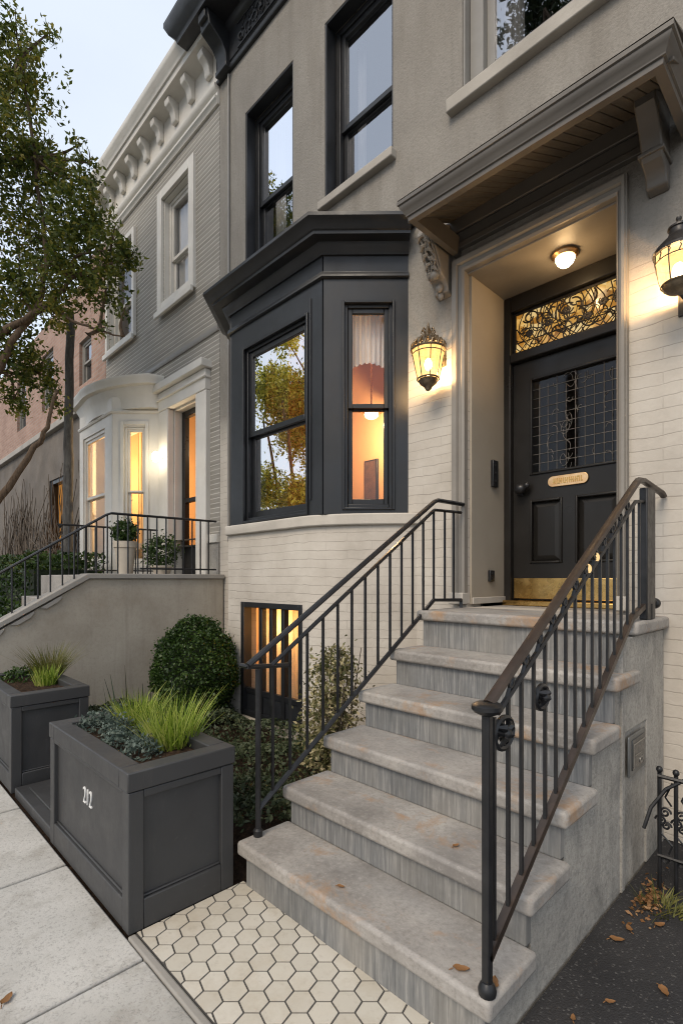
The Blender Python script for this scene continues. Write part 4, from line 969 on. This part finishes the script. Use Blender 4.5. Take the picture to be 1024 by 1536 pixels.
# ================================================================== GARDEN PLANTS
def garden_points(n):
    P = []
    while len(P) < n:
        x, y = random.uniform(-3.62, -1.49), random.uniform(.97, 1.92)
        c = .5 + .5 * SIN(9.3 * x + 2) * SIN(10.7 * y + 1.3 * x); h = .05 + .085 * c * random.random() ** .4
        P.append((x, y, gz(x, y) + h))
    return np.array(P)
o = leafmesh('ground_cover', 'leaf_ground', None, garden_points(17000), .026, .5); tag(o, 'grey green ground cover shrubs filling the garden bed below the bay', 'ground cover', kind='stuff')
t = thing('boxwood_shrub', 'clipped dome shaped boxwood beside the tan stoop wall', 'shrub', (-3.10, 1.70, .05))
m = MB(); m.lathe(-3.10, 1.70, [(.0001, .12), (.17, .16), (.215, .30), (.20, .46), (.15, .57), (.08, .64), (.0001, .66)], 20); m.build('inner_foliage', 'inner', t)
P = blob_points([(0, 0, 0, 1)], 21000, .86, .035); z = P[:, 2]; P = np.stack([P[:, 0] * .275 * (1 - .12 * np.clip(z, 0, 1)), P[:, 1] * .275 * (1 - .12 * np.clip(z, 0, 1)), z * .345], 1)
P *= (1 + .055 * np.sin(7 * P[:, :1] / .27 + 1) * np.sin(8 * P[:, 2:] / .3) + .04 * np.sin(15 * P[:, 1:2] / .27) * np.cos(17 * P[:, 2:] / .3 + 2))
sh = rng.random(len(P)) < .02; P[sh] *= 1.08
leafmesh('foliage', 'leaf_box', t, P + np.array([-3.10, 1.70, .40]), .019, .62)
t = thing('variegated_shrub', 'upright shrub with cream edged leaves behind the plain railing', 'shrub', (-1.72, 1.64, .03))
m = MB(); random.seed(12)
for k in range(16):
    a_ = random.random() * 6.28; r_ = .13 * random.random(); limb(m, [(-1.72, 1.64, .03), (-1.72 + r_ * .5 * COS(a_), 1.64 + r_ * .5 * SIN(a_), .3), (-1.72 + r_ * COS(a_), 1.64 + r_ * SIN(a_), .45 + .25 * random.random())], .006, .002, 5)
m.build('stem', 'twig', t)
leafmesh('foliage', 'leaf_pale', t, blob_points([(-1.72, 1.64, .53, .14, 1.15), (-1.76, 1.66, .35, .16, 1.2), (-1.68, 1.60, .22, .15, 1.0), (-1.86, 1.70, .28, .13, 1.4), (-1.71, 1.64, .62, .09)], 3800, .4), .026, .45)
grass_tuft('spiky_plant', 'dark upright spiky plant behind planter 212', 'plant', (-2.66, 1.12, .06), 16, .10, .46, 'spike', .22, .011, 'spiky plants in the bed', 0)
grass_tuft('spiky_plant', 'dark spiky plant between the planter and the boxwood', 'plant', (-2.46, 1.16, .06), 14, .10, .42, 'spike', .2, .011, 'spiky plants in the bed', 0)

# ================================================================== NEIGHBOUR HOUSE
nh = thing('siding_house', 'grey lap siding house with cream white cornice, bay and door surround', 'house', (-5, 2.6, 0))
NW = (-4.77, -4.24, 3.60, 4.66); ND = (-4.60, -4.08, 1.03, 2.60); NL = (-6.15, -5.47, 3.60, 4.66)
m = MB(); m.cells(-6.25, -3.756, 1.36, 4.95, [NW, (-4.63, -4.05, 1.3605, 2.63), NL, (-6.1, -4.95, 1.37, 2.6)], YF, YF + .1); m.build('front_wall', 'siding', nh, smooth=0)
m = MB(); m.cells(-6.25, -3.758, 0, 1.30, [(-4.63, -4.05, 1.03, 1.2995)], YF - .012, YF + .1); m.build('base_wall', 'render', nh, smooth=0)
m = MB(); m.box(-4.0, -3.7575, YF - .03, YF + .05, 1.301, 1.372); m.box(-6.25, -4.83, YF - .03, YF + .05, 1.301, 1.372); m.build('water_table', 'white', nh, bev=.005)
m = MB(); m.box(-6.25, -3.757, YF + .101, 6.4, 0, 5.3); m.f = [f for f in m.f if f not in ((0, 1, 5, 4),)]; m.build('rear_wall', 'peach', nh, recalc=False)
m = MB(); m.box(-6.24, -3.765, YF + .11, 6.39, 3.2, 3.3); m.build('upper_floor', 'darkroom', nh)
m = MB(); m.box(-6.25, -3.757, YF, 6.4, 5.56, 5.6); m.build('roof', 'asphalt', nh)
m = MB(); m.sweep([(-6.25, YF), (-3.757, YF)], [(-.01, 3.06), (.012, 3.06), (.02, 3.075), (.02, 3.10), (.008, 3.11), (-.01, 3.11)]); m.build('string_course', 'greyframe', nh)
m = MB(); m.sweep([(-6.30, YF), (-3.757, YF)], [(-.01, 4.93), (.02, 4.93), (.028, 4.95), (.045, 4.965), (.045, 4.985), (.02, 4.99), (.02, 5.03), (.035, 5.04), (.05, 5.065), (.05, 5.085), (.02, 5.09), (.02, 5.36), (.04, 5.37), (.155, 5.385), (.16, 5.43), (.175, 5.435), (.185, 5.47), (.215, 5.50), (.22, 5.53), (.22, 5.555), (-.01, 5.555)])
nco = m.build('white_cornice', 'white', nh, smooth=40)
for i in range(9):
    x = -3.86 - .30 * i
    q = MB(); q.prism([(YF - .02, 5.19), (YF - .05, 5.19), (YF - .062, 5.21), (YF - .066, 5.25), (YF - .085, 5.29), (YF - .12, 5.31), (YF - .13, 5.35), (YF - .12, 5.375), (YF - .02, 5.375)], 'x', x - .038, x + .038); q.build('bracket', 'white', nco, bev=.006)
def ncasing(W, c=.09):
    m = MB(); m.ring(W[0] - c, W[1] + c, W[2] - .03, W[3] + c, c - .002, YF - .03, YF + .004); o = m.build('window_casing', 'white', nh, bev=.004)
    q = MB(); q.box(W[0] - c - .01, W[1] + c + .01, YF - .06, YF - .0305, W[2] - .075, W[2] - .02); q.build('window_sill', 'white', o, bev=.005)
    lining(*W, YF + .005, YF + .049, 'white').build('window_reveal', 'white', o)
    sash_window(nh, None, W[0] + .013, W[1] - .013, W[2] + .013, W[3] - .013, (W[2] + W[3]) / 2 - .06, YF + .05, 'white', 'glassup', .03, .032)
ncasing(NW); ncasing(NL, .06)
curtain('window_curtain', 'white curtain inside the white framed upstairs window of the siding house', None, -4.75, -4.26, YF + .135, 3.6, 4.65, 'curtain', waves=6)
# door surround
m = MB(); m.box(-4.79, -4.602, YF - .045, YF + .02, 1.03, 2.60); m.box(-4.078, -3.905, YF - .045, YF + .02, 1.03, 2.60); m.box(-4.79, -3.905, YF - .05, YF + .02, 2.602, 2.78)
m.box(-4.815, -3.88, YF - .10, YF + .02, 2.782, 2.85); m.box(-4.80, -3.895, YF - .07, YF + .02, 2.70, 2.72); ns_ = m.build('door_surround', 'white', nh, bev=.006)
m = MB(); m.box(-4.615, -4.585, YF + .021, 2.43, 1.03, 2.615); m.box(-4.095, -4.065, YF + .021, 2.43, 1.03, 2.615); m.box(-4.585, -4.095, YF + .021, 2.43, 2.585, 2.615); m.build('door_reveal', 'white', nh)
m = MB(); m.ring(-4.584, -4.096, 1.032, 2.584, .055, 2.37, 2.42); m.box(-4.529, -4.151, 2.375, 2.415, 1.72, 1.76); m.box(-4.529, -4.151, 2.375, 2.415, 1.088, 1.30); dn = m.build('glazed_door', 'doorpaint', nh, bev=.004)
m = MB(); m.quad((-4.53, 2.395, 1.30), (-4.15, 2.395, 1.30), (-4.15, 2.395, 2.53), (-4.53, 2.395, 2.53)); m.build('pane', 'glassneigh', dn, smooth=0)
# bay
NBL, NBR = -6.11, -5.18; n1 = (-4.845, YF)
npath = [(-6.24, YF - .2), (NBL, YB), (NBR, YB), n1]
epath = [(-6.24, YF - .2), (NBL + .0, YB + .02)]
for k in range(11):
    t = k / 10; A, Bq, Cq = (-5.62, YB - .03), (NBR + .02, YB - .03), (n1[0] + .01, YF - .10)
    epath.append(((1 - t) ** 2 * A[0] + 2 * t * (1 - t) * Bq[0] + t * t * Cq[0], (1 - t) ** 2 * A[1] + 2 * t * (1 - t) * Bq[1] + t * t * Cq[1]))
epath.append((n1[0] + .04, YF))
nb = MB(); nb.cells(NBL, NBR - .004, .4, 2.78, [(-6.0, -5.37, 1.15, 2.52)], YB, YB + .05)
tfn, LN = cant((NBR, YB), n1); q = MB(tfn); q.cells(.004, LN, .4, 2.78, [(.12, .33, 1.15, 2.49)], 0, .05)
k0 = len(nb.v); nb.v += q.v; nb.f += [tuple(i + k0 for i in f) for f in q.f]; nb.quad((-6.24, YF - .2, .4), (NBL, YB, .4), (NBL, YB, 2.78), (-6.24, YF - .2, 2.78)); nb.quad((-6.24, YF, .4), (-6.24, YF - .2, .4), (-6.24, YF - .2, 2.78), (-6.24, YF, 2.78))
nbo = nb.build('bay_window', 'white', nh, smooth=0)
m = MB(); m.sweep(npath, [(-.01, 2.62), (.012, 2.62), (.02, 2.635), (.012, 2.65), (-.01, 2.65)]); m.sweep(epath, [(-.17, 2.655), (.0, 2.655), (.006, 2.76), (.03, 2.80), (.05, 2.84), (.052, 2.85), (.095, 2.857), (.10, 2.89), (.115, 2.91), (.115, 2.935), (-.17, 2.985)])
m.add([(p[0], p[1] + .03, 2.975) for p in epath], [tuple(range(len(epath)))]); m.build('bay_cornice', 'white', nbo, smooth=50)
sash_window(nh, None, -5.998, -5.372, 1.152, 2.518, 1.85, YB + .012, 'white', 'glassneigh', .035, .03)
sash_window(nh, tfn, .122, .328, 1.152, 2.488, 1.85, .014, 'white', 'glassneigh', .022, .02)
m = MB(tfn); m.ring(.085, .365, 1.10, 2.54, .034, -.014, .006); m.build('window_casing', 'white', nbo, bev=.003)
for i, (a_, b_, l) in enumerate(((-5.97, -5.62, 'amber lit curtain inside the front of the white bay'), (-5.30, -5.12, 'amber curtain inside the angled side of the white bay'))):
    curtain('window_curtain', l, None, a_, b_, YB + .22 if i == 0 else 2.26, 1.1, 2.55, 'beigecurtain', waves=5)
# neighbour stoop
ns2 = thing('neighbour_stoop', 'tan stuccoed stoop wall with sloping coping at the siding house', 'steps', (-4.2, 1.5, 0))
WX0, WX1 = -3.78, -3.68
pr = [(YF - .013, 0), (YF - .013, 1.0), (1.235, 1.0), (.62, .63), (.62, 0)]
m = MB(); m.prism(pr, 'x', WX0, WX1); m.build('side_wall', 'tanwall', ns2, bev=.004)
def copi(x0, x1):
    m = MB(); m.prism([(YF - .014, 1.0005), (YF - .014, 1.036), (1.215, 1.036), (.60, .672), (.60, .635), (1.228, 1.0005)], 'x', x0, x1); return m
copi(WX0 - .02, WX1 + .022).build('coping', 'coping', ns2, bev=.005)
m = MB()
for k, (y, z) in enumerate(((1.02, .875), (.86, .78), (.70, .685))): m.prism([(y - .09, z - .062), (y + .04, z + .018), (y + .04, z - .0), (y + .02, z - .025), (y - .05, z - .068)], 'x', WX1 - .004, WX1 + .016)
m.build('coping_scallop', 'coping', ns2, bev=.003)
m = MB(); m.box(-4.86, WX0 - .021, 1.24, YF - .013, .0, 1.03)
for i in range(5): m.box(-4.86, WX0 - .021, 1.239 - .14 * (i + 1), 1.24 - .14 * i - .001, 0, 1.03 - .17 * (i + 1))
m.build('steps', 'tread', ns2, bev=.006)
def nrail(x, label, yend):
    t = thing('stair_railing', label, 'railing', (x, 1.5, 1))
    m = MB(); m.tube([(x, yend, 1.46 - .655 * (1.375 - yend)), (x, 1.36, 1.448), (x, 1.395, 1.462), (x, YF - .05, 1.468)], .013, 6, ry=.7); m.build('handrail', 'iron', t)
    m = MB(); m.tube([(x, 1.60, 1.075), (x, YF - .05, 1.075)], .007, 5); m.build('bottom_bar', 'iron', t)
    for k in range(22):
        y = 2.16 - .072 * k
        if y < yend + .02: break
        z0 = 1.03 if y > 1.22 else 1.036 - .592 * (1.215 - y)
        baluster(x, y, z0, 1.465 if y > 1.39 else 1.46 - .655 * (1.375 - y), t, .006)
nrail(-3.73, 'thin black railing on top of the tan stoop wall', .62)
nrail(-4.80, 'far thin black railing across the landing of the siding house', 1.36)
m = MB(); m.box(-4.88, -4.781, 1.30, YF - .014, 1.0305, 1.034); m.build('landing_edge', 'coping', ns2)
def potted(c, r, label, h0):
    t = thing('potted_shrub', label, 'potted plant', c, 'potted shrubs on the landing')
    m = MB(); m.lathe(c[0], c[1], [(.06, c[2]), (.085, c[2] + h0 * .8), (.095, c[2] + h0 * .82), (.095, c[2] + h0), (.08, c[2] + h0)], 14); m.build('pot', 'potclay', t)
    leafmesh('foliage', 'leaf_box', t, blob_points([(c[0], c[1], c[2] + h0 + r * .8, r)], 1500, .55), .028, .5)
potted((-4.2, 1.99, 1.032), .145, 'larger round shrub in a pot beside the glazed door', .08)
potted((-4.35, 1.74, 1.032), .10, 'small round shrub in a tall pot in front of the white bay', .28)
t = thing('wall_lamp', 'small bright white lamp on the door surround of the siding house', 'lamp', (-4.70, 2.18, 2.08))
q = MB(); q.box(-4.712, -4.688, 2.19, YF - .0455, 2.14, 2.16); q.build('back_plate', 'white', t)
q = MB(); q.ell((-4.70, 2.165, 2.15), (.04, .035, .05), 14, 10); q.build('lamp_glass', 'whitebulb', t)
t = thing('pendant_lamp', 'glowing white hall lamp behind the glazed door of the siding house', 'lamp', (-4.42, 2.62, 2.3))
q = MB(); q.ell((-4.42, 2.62, 2.38), (.055, .055, .045), 14, 10); q.build('lamp_glass', 'whitebulb', t)
q = MB(); q.tube([(-4.42, 2.62, 2.42), (-4.42, 2.62, 5.25)], .005, 5); q.build('cord', 'lampmetal', t)

# ================================================================== FAR LEFT
fh = thing('old_brick_house', 'old pink brick house with taupe plastered ground floor behind the trees', 'house', (-9, 3, 0))
Y2 = 2.42
m = MB(); m.cells(-13, -6.32, 3.3, 5.05, [(-7.62, -7.15, 3.65, 4.25), (-9.4, -8.8, 3.7, 4.6), (-11, -10.4, 3.7, 4.6)], Y2, Y2 + .15); m.build('upper_wall', 'brickfar', fh, smooth=0)
m = MB(); m.cells(-13, -6.32, 0, 3.2, [(-8.82, -7.95, .0, 2.5)], Y2 - .05, Y2 + .15); m.build('lower_wall', 'plasterfar', fh, smooth=0)
m = MB(); m.box(-13, -6.30, Y2 - .12, Y2 + .1, 3.205, 3.30); m.build('string_course', 'coping', fh, bev=.01)
m = MB(); m.box(-6.78, -6.32, Y2 - .12, Y2 - .001, 3.302, 5.04); m.build('brick_pier', 'brickfar', fh)
m = MB(); m.box(-13, -6.3, Y2 + .16, 6, 0, 5.0); m.build('house_body', 'brickfar', fh)
for h in ((-7.62, -7.15, 3.65, 4.25), (-9.4, -8.8, 3.7, 4.6), (-11, -10.4, 3.7, 4.6)): sash_window(fh, None, h[0], h[1], h[2], h[3], (h[2] + h[3]) / 2, Y2 + .04, 'greyframe', 'glass', .04, .03)
m = MB(); m.ring(-8.82, -7.95, 0, 2.5, .06, Y2 - .03, Y2 + .05); dr = m.build('doorway', 'blacksash', fh)
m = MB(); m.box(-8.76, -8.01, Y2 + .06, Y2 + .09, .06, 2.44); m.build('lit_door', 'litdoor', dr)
m = MB(); random.seed(21)
for i in range(210):
    x, z = random.uniform(-11.6, -6.7), random.uniform(0, .6); a_ = random.gauss(PI / 2, .7); pts = [(x, Y2 - .07, z)]
    for k in range(6):
        a_ += random.gauss(0, .35); x += .36 * COS(a_); z = min(3.15, z + .36 * abs(SIN(a_))); pts.append((x, Y2 - .075 - .05 * random.random(), z))
    limb(m, pts, random.choice((.022, .012, .010)), .004, 5)
tag(m.build('climbing_vine', 'twig', smooth=60), 'bare woody vine climbing the taupe plaster wall', 'vine')
P = np.stack([rng.uniform(-9.2, -4.98, 42000), rng.uniform(1.18, 1.84, 42000), rng.uniform(.3, 1.2, 42000)], 1)
k = (np.abs(P[:, 1] - 1.5) > .27) | (P[:, 2] > 1.06); P = P[k]; P[:, 2] += .05 * np.sin(7 * P[:, 0])
t = thing('clipped_hedge', 'dark clipped hedge beyond the thin railing of the siding house', 'hedge', (-6.5, 1.5, 0))
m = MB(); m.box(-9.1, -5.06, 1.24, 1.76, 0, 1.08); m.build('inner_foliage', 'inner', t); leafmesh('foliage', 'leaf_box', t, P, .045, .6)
t = thing('bare_trunk', 'rough dark grey trunk standing beside the white bay', 'tree', (-5.55, 1.66, 0)) if False else None
m = MB(); limb(m, [(-5.47, 1.62, 0), (-5.46, 1.62, .9), (-5.45, 1.63, 2.0), (-5.44, 1.63, 2.6), (-5.44, 1.64, 3.6)], .052, .036, 10, .006)
tag(m.build('tree_trunk', 'greybark', smooth=70), 'rough dark grey trunk standing in front of the white bay', 'tree trunk')

# ================================================================== TREES
def crown_tree(name, label, loc, blobs, limbs, n, size, mat, bark='bark', twigs=60, shell=.25, asp=.48):
    t = thing(name, label, 'tree', loc)
    m = MB()
    for pts, r0, r1 in limbs: limb(m, pts, r0, r1, 9, .006)
    ends = [Vector(p) for pts, _, _ in limbs for p in pts[1:]]
    for b in blobs:
        c = Vector(b[:3]); e = min(ends, key=lambda p: (p - c).length)
        limb(m, [e, e.lerp(c, .5) + Vector((random.gauss(0, .05), random.gauss(0, .05), random.gauss(0, .05))), c], .018, .005, 5)
        for k in range(max(2, int(twigs * b[3] / sum(q[3] for q in blobs)))):
            d = Vector((random.gauss(0, 1), random.gauss(0, 1), random.gauss(.3, 1))).normalized() * b[3]
            limb(m, [c, c + d * .55 + Vector((0, 0, .02)), c + d * 1.05], .006, .002, 4)
    m.build('trunk', bark, t, smooth=60)
    P = np.repeat(blob_points(blobs, n // 9, shell), 9, 0); P = P + rng.normal(size=P.shape) * size * np.array([.75, .75, .55])
    leafmesh('crown', mat, t, P, size, asp); return t
random.seed(31)
TB = [(-4.96, 1.09, 5.49, .21), (-4.94, 1.11, 5.1, .28), (-4.9, 1.0, 4.51, .38), (-5.05, 1.28, 4.59, .28), (-4.52, 1.39, 4.24, .2), (-4.38, 1.39, 3.85, .29), (-4.11, 1.53, 3.55, .2), (-3.97, 1.6, 3.46, .11), (-5.05, 1.28, 3.95, .38), (-4.42, 1.36, 3.43, .30), (-4.13, 1.51, 3.26, .17), (-4.94, 1.11, 3.38, .30), (-4.51, 1.26, 3.11, .17), (-4.04, 1.6, 3.06, .06), (-4.16, 1.47, 2.93, .07), (-4.87, 1.04, 2.83, .24), (-4.94, 1.25, 2.75, .2), (-4.98, 1.07, 2.49, .15), (-4.77, 1.28, 5.55, .07), (-4.5, 1.41, 4.52, .08), (-4.43, 1.49, 4.38, .09), (-5.42, .77, 5.36, .51), (-5.5, .69, 4.45, .57), (-5.33, .71, 3.49, .5), (-4.73, 1.32, 2.43, .09)]
TL = [([(-4.98, .70, 0), (-4.92, .74, .7), (-4.85, .77, 1.35), (-4.71, .92, 1.62), (-4.62, 1.14, 2.03), (-4.56, 1.2, 2.21), (-4.56, 1.28, 2.5)], .046, .010),
      ([(-4.92, .74, .7), (-5.02, .76, 1.6), (-4.97, .79, 2.63), (-4.82, .94, 2.94), (-4.68, 1.09, 3.07), (-4.55, 1.22, 3.19), (-4.42, 1.36, 3.4)], .050, .012),
      ([(-5.02, .76, 1.6), (-4.94, .83, 2.31), (-4.82, .94, 2.66), (-4.73, 1.03, 2.92), (-4.75, 1.16, 3.16), (-4.79, 1.26, 3.6), (-4.85, 1.2, 4.5), (-4.9, 1.1, 5.3)], .036, .010),
      ([(-4.55, 1.22, 3.19), (-4.36, 1.34, 3.03), (-4.16, 1.47, 2.93), (-4.04, 1.6, 2.88)], .014, .005)]
crown_tree('street_tree', 'olive green street tree leaning in from the left edge', (-4.98, .70, 0), TB, TL, 34000, .043, 'leaf_tree', twigs=130)
def round_tree(name, label, x, y, h, r, n, size, mat, z0):
    random.seed(int(abs(x * 10))); B = []
    for i in range(26):
        d = Vector((random.gauss(0, 1), random.gauss(0, 1), random.gauss(0, 1))).normalized() * random.random() ** .4
        B.append((x + d.x * r * .75, y + d.y * r * .75, z0 + (h - z0) * (.5 + .42 * d.z), r * random.uniform(.25, .42)))
    L = [([(x, y, 0), (x + .05, y, z0 * .7), (x, y + .05, z0 + .3 * (h - z0)), (x, y, z0 + .7 * (h - z0))], .11, .03)]
    for k in range(5):
        a_ = k * 1.26; L.append(([(x + .02, y, z0 * .8), (x + .4 * r * COS(a_), y + .4 * r * SIN(a_), z0 + .3 * (h - z0)), (x + .7 * r * COS(a_), y + .7 * r * SIN(a_), z0 + .6 * (h - z0))], .05, .015))
    return crown_tree(name, label, (x, y, 0), B, L, n, size, mat, twigs=60)
round_tree('autumn_tree', 'golden autumn street tree mirrored in the large bay window', -6.3, -1.52, 5.9, 1.12, 48000, .064, 'leaf_gold', .1)
round_tree('street_tree', 'tall dark street tree at the kerb mirrored in the window above the hood', -3.05, -2.3, 9.6, 1.25, 15000, .09, 'leaf_dark', 5.6)

# ================================================================== IRON FENCE, LEAVES, WEEDS
t = thing('iron_fence', 'black wrought iron fence panel with scrolls at the right edge', 'fence', (-.40, 1.9, 0))
m = MB(); m.tube([(-.475, 1.895, .365), (-.05, 1.905, .355)], .0065, 6); m.build('rail', 'iron', t); m = MB(); m.tube([(-.475, 1.895, .11), (-.05, 1.905, .11)], .0055, 6); m.build('rail', 'iron', t)
for x in (-.471, -.425, -.379, -.333, -.287, -.241, -.195):
    m = MB(); m.tube([(x, 1.9, 0), (x, 1.9, .375)], .0065, 8); m.ell((x, 1.9, .385), (.010, .010, .011), 10, 8); m.build('picket', 'iron', t)
def xscroll(cx, cz, R, fl, turns=1.5):
    m.tube([(cx + fl * R * (1 - .8 * k / 20) * COS(turns * 2 * PI * k / 20), 1.9, cz + R * (1 - .8 * k / 20) * SIN(turns * 2 * PI * k / 20)) for k in range(21)], .0035, 5)
for x in (-.455, -.41, -.36, -.31):
    m = MB(); xscroll(x, .25, .017, 1); xscroll(x - .012, .222, .016, -1); xscroll(x + .004, .208, .014, 1); xscroll(x, .10, .014, -1)
    m.tube([(x - .02, 1.9, .19), (x, 1.9, .17), (x + .02, 1.9, .15), (x + .01, 1.9, .12)], .003, 5); m.tube([(x + .02, 1.9, .35), (x, 1.9, .30), (x + .018, 1.9, .275)], .003, 5); m.build('scroll', 'iron', t)
m = MB(); m.tube([(-.50, 1.84, .205), (-.485, 1.86, .27), (-.45, 1.89, .33), (-.40, 1.9, .37)], .0055, 6); m.build('curved_brace', 'iron', t)
def dry_leaf(x, y, z, s, rz, label):
    m = MB(); n = 7; vs = []
    for i in range(n):
        t_ = i / (n - 1); w = s * .30 * SIN(PI * min(1, t_ * 1.05 + .02)) ** .8 * (1 + .25 * SIN(9 * t_)); l = s * (t_ - .5)
        for sd in (-1, 0, 1): vs.append((x + l * COS(rz) - sd * w * SIN(rz), y + l * SIN(rz) + sd * w * COS(rz), z + .003 + (.10 * s * abs(sd)) + .12 * s * (t_ - .5) ** 2 * 2))
    m.add(vs, [(3 * i + j, 3 * i + j + 1, 3 * i + j + 4, 3 * i + j + 3) for i in range(n - 1) for j in (0, 1)])
    m.tube([(x - s * .5 * COS(rz), y - s * .5 * SIN(rz), z + .004), (x - s * .75 * COS(rz + .2), y - s * .75 * SIN(rz + .2), z + .003)], .0012, 4)
    return tag(m.build('fallen_leaf', 'dryleaf', recalc=False, smooth=60), label, 'leaf', 'dry leaves lying on the ground and steps')
for a_ in ((-.486, 1.546, -.003, .038, .5, 'curled dry leaf on the asphalt close to the stoop wall'), (-.345, 1.433, -.003, .036, -.9, 'dry leaf on the asphalt at the right edge of the photo'),
           (-.426, 1.308, -.003, .024, .7, 'small dry leaf lowest on the asphalt'), (-1.428, .293, .0, .036, 2.3, 'dry leaf on the sidewalk slab at the left edge'),
           (-.62, .975, .1458, .036, .6, 'yellow leaf on the bottom step behind the newel foot'), (-.55, .99, .1458, .035, 2.0, 'tiny leaf on the bottom step right of the newel foot'),
           (-.478, 1.62, -.003, .03, 2.2, 'small dry leaf at the rear foot of the stoop wall'), (-.42, 1.70, -.003, .034, 1.0, 'orange leaf caught in the weeds by the iron fence'),
           (-1.02, 1.0, .1458, .022, .3, 'crumb of dry leaf in the middle of the bottom step'), (-.78, 1.2, .2749, .022, 1.3, 'crumb of dry leaf on the second step'),
           (-.47, 1.2, -.003, .02, 1.9, 'shrivelled leaf at the front foot of the stoop side')): dry_leaf(*a_)
grass_tuft('weed_clump', 'olive weeds growing at the foot of the iron fence', 'weeds', (-.435, 1.80, -.005), 130, .06, .042, 'grassolive', 1.2, .0024)
P = np.stack([rng.normal(-.478, .018, 200), rng.normal(1.80, .07, 200), np.abs(rng.normal(0, .005, 200))], 1)
tag(leafmesh('leaf_litter', 'dryleaf', None, P, .016, .5, flat=3), 'brown leaf litter along the foot of the stoop wall', 'leaf litter', kind='stuff')

# ================================================================== LIGHT
def point(name, loc, power, col, r=.03):
    l = bpy.data.lights.new(name, 'POINT'); l.energy = power; l.color = col; l.shadow_soft_size = r
    o = bpy.data.objects.new(name, l); o.location = [q * H for q in loc]; COL.objects.link(o)
point('light_lantern_ornate', (-1.572, 2.165, 2.045), 30, WARM)
point('light_lantern_roof', (-.470, 2.14, 2.055), 78, WARM)
point('light_porch', (-1.0, 2.46, 2.455), 1.9, WARM)
point('light_bay_room', (-2.72, 2.95, 2.19), 42, (1, .62, .30))
point('light_basement', (-2.66, YB + .25, .70), 8, (1, .68, .32), .04)
point('light_neighbour_lamp', (-4.70, 2.08, 2.15), 2.5, (1, .78, .46))
point('light_neighbour_hall', (-4.42, 2.62, 2.28), 9, (1, .80, .52))
point('light_neighbour_room', (-5.6, 2.7, 2.2), 95, (1, .64, .30))

EL = math.radians(44)
SUN_AZ = math.radians(168)          # compass angle from +Y, clockwise: soft light from the street
W = bpy.data.worlds.new('World'); S.world = W; W.use_nodes = True; nt = W.node_tree; nt.nodes.clear()
out = nt.nodes.new('ShaderNodeOutputWorld'); bg = nt.nodes.new('ShaderNodeBackground'); sky = nt.nodes.new('ShaderNodeTexSky')
sky.sky_type = 'NISHITA'; sky.sun_disc = False; sky.sun_elevation = EL; sky.sun_rotation = SUN_AZ; sky.air_density = 1.0; sky.dust_density = 2.5; sky.ozone_density = 1.5
tc = nt.nodes.new('ShaderNodeTexCoord'); mp = nt.nodes.new('ShaderNodeMapping'); mp.inputs['Scale'].default_value = (1, 1, 2.2)
nz = nt.nodes.new('ShaderNodeTexNoise'); nz.inputs['Scale'].default_value = 2.2; nz.inputs['Detail'].default_value = 6
rp = nt.nodes.new('ShaderNodeValToRGB'); rp.color_ramp.elements[0].position = .3; rp.color_ramp.elements[0].color = (.66, .66, .66, 1); rp.color_ramp.elements[1].position = .75; rp.color_ramp.elements[1].color = (.78, .78, .78, 1)
mx = nt.nodes.new('ShaderNodeMix'); mx.data_type = 'RGBA'; mx.inputs[7].default_value = (6.6, 7.15, 7.85, 1)
L = nt.links.new
L(tc.outputs['Generated'], mp.inputs[0]); L(mp.outputs[0], nz.inputs['Vector']); L(nz.outputs[0], rp.inputs[0]); L(rp.outputs[0], mx.inputs[0]); L(sky.outputs[0], mx.inputs[6]); L(mx.outputs[2], bg.inputs[0])
bg.inputs[1].default_value = .10; L(bg.outputs[0], out.inputs[0])
sl = bpy.data.lights.new('sun', 'SUN'); sl.energy = 1.35; sl.angle = math.radians(26); sl.color = (1, .85, .67)
so = bpy.data.objects.new('sun', sl); COL.objects.link(so)
d = Vector((SIN(SUN_AZ) * COS(EL), COS(SUN_AZ) * COS(EL), SIN(EL)))
so.rotation_euler = d.to_track_quat('Z', 'Y').to_euler(); so.location = (0, -3, 12)

# ================================================================== CAMERA / RENDER
cd = bpy.data.cameras.new('camera'); cam = bpy.data.objects.new('camera', cd); COL.objects.link(cam); S.camera = cam
cam.location = (0, 0, H); cam.rotation_euler = (PI / 2, 0, .7942)
cd.sensor_fit = 'VERTICAL'; cd.sensor_height = 36; cd.lens = 774.638 / 1536 * 36; cd.shift_y = (868.2385 - 768) / 1536
cd.clip_start = .05; cd.clip_end = 600
S.view_settings.view_transform = 'Standard'; S.view_settings.look = 'None'; S.view_settings.gamma = 1; S.view_settings.exposure = 0.72
S.render.engine = 'CYCLES'; S.cycles.use_denoising = True; S.cycles.filter_width = 1.1; S.cycles.max_bounces = 8; S.cycles.transparent_max_bounces = 12
S.cycles.sample_clamp_indirect = 4; S.cycles.caustics_reflective = False; S.cycles.caustics_refractive = False
for o in S.objects:
    if '_o' in o: del o['_o']
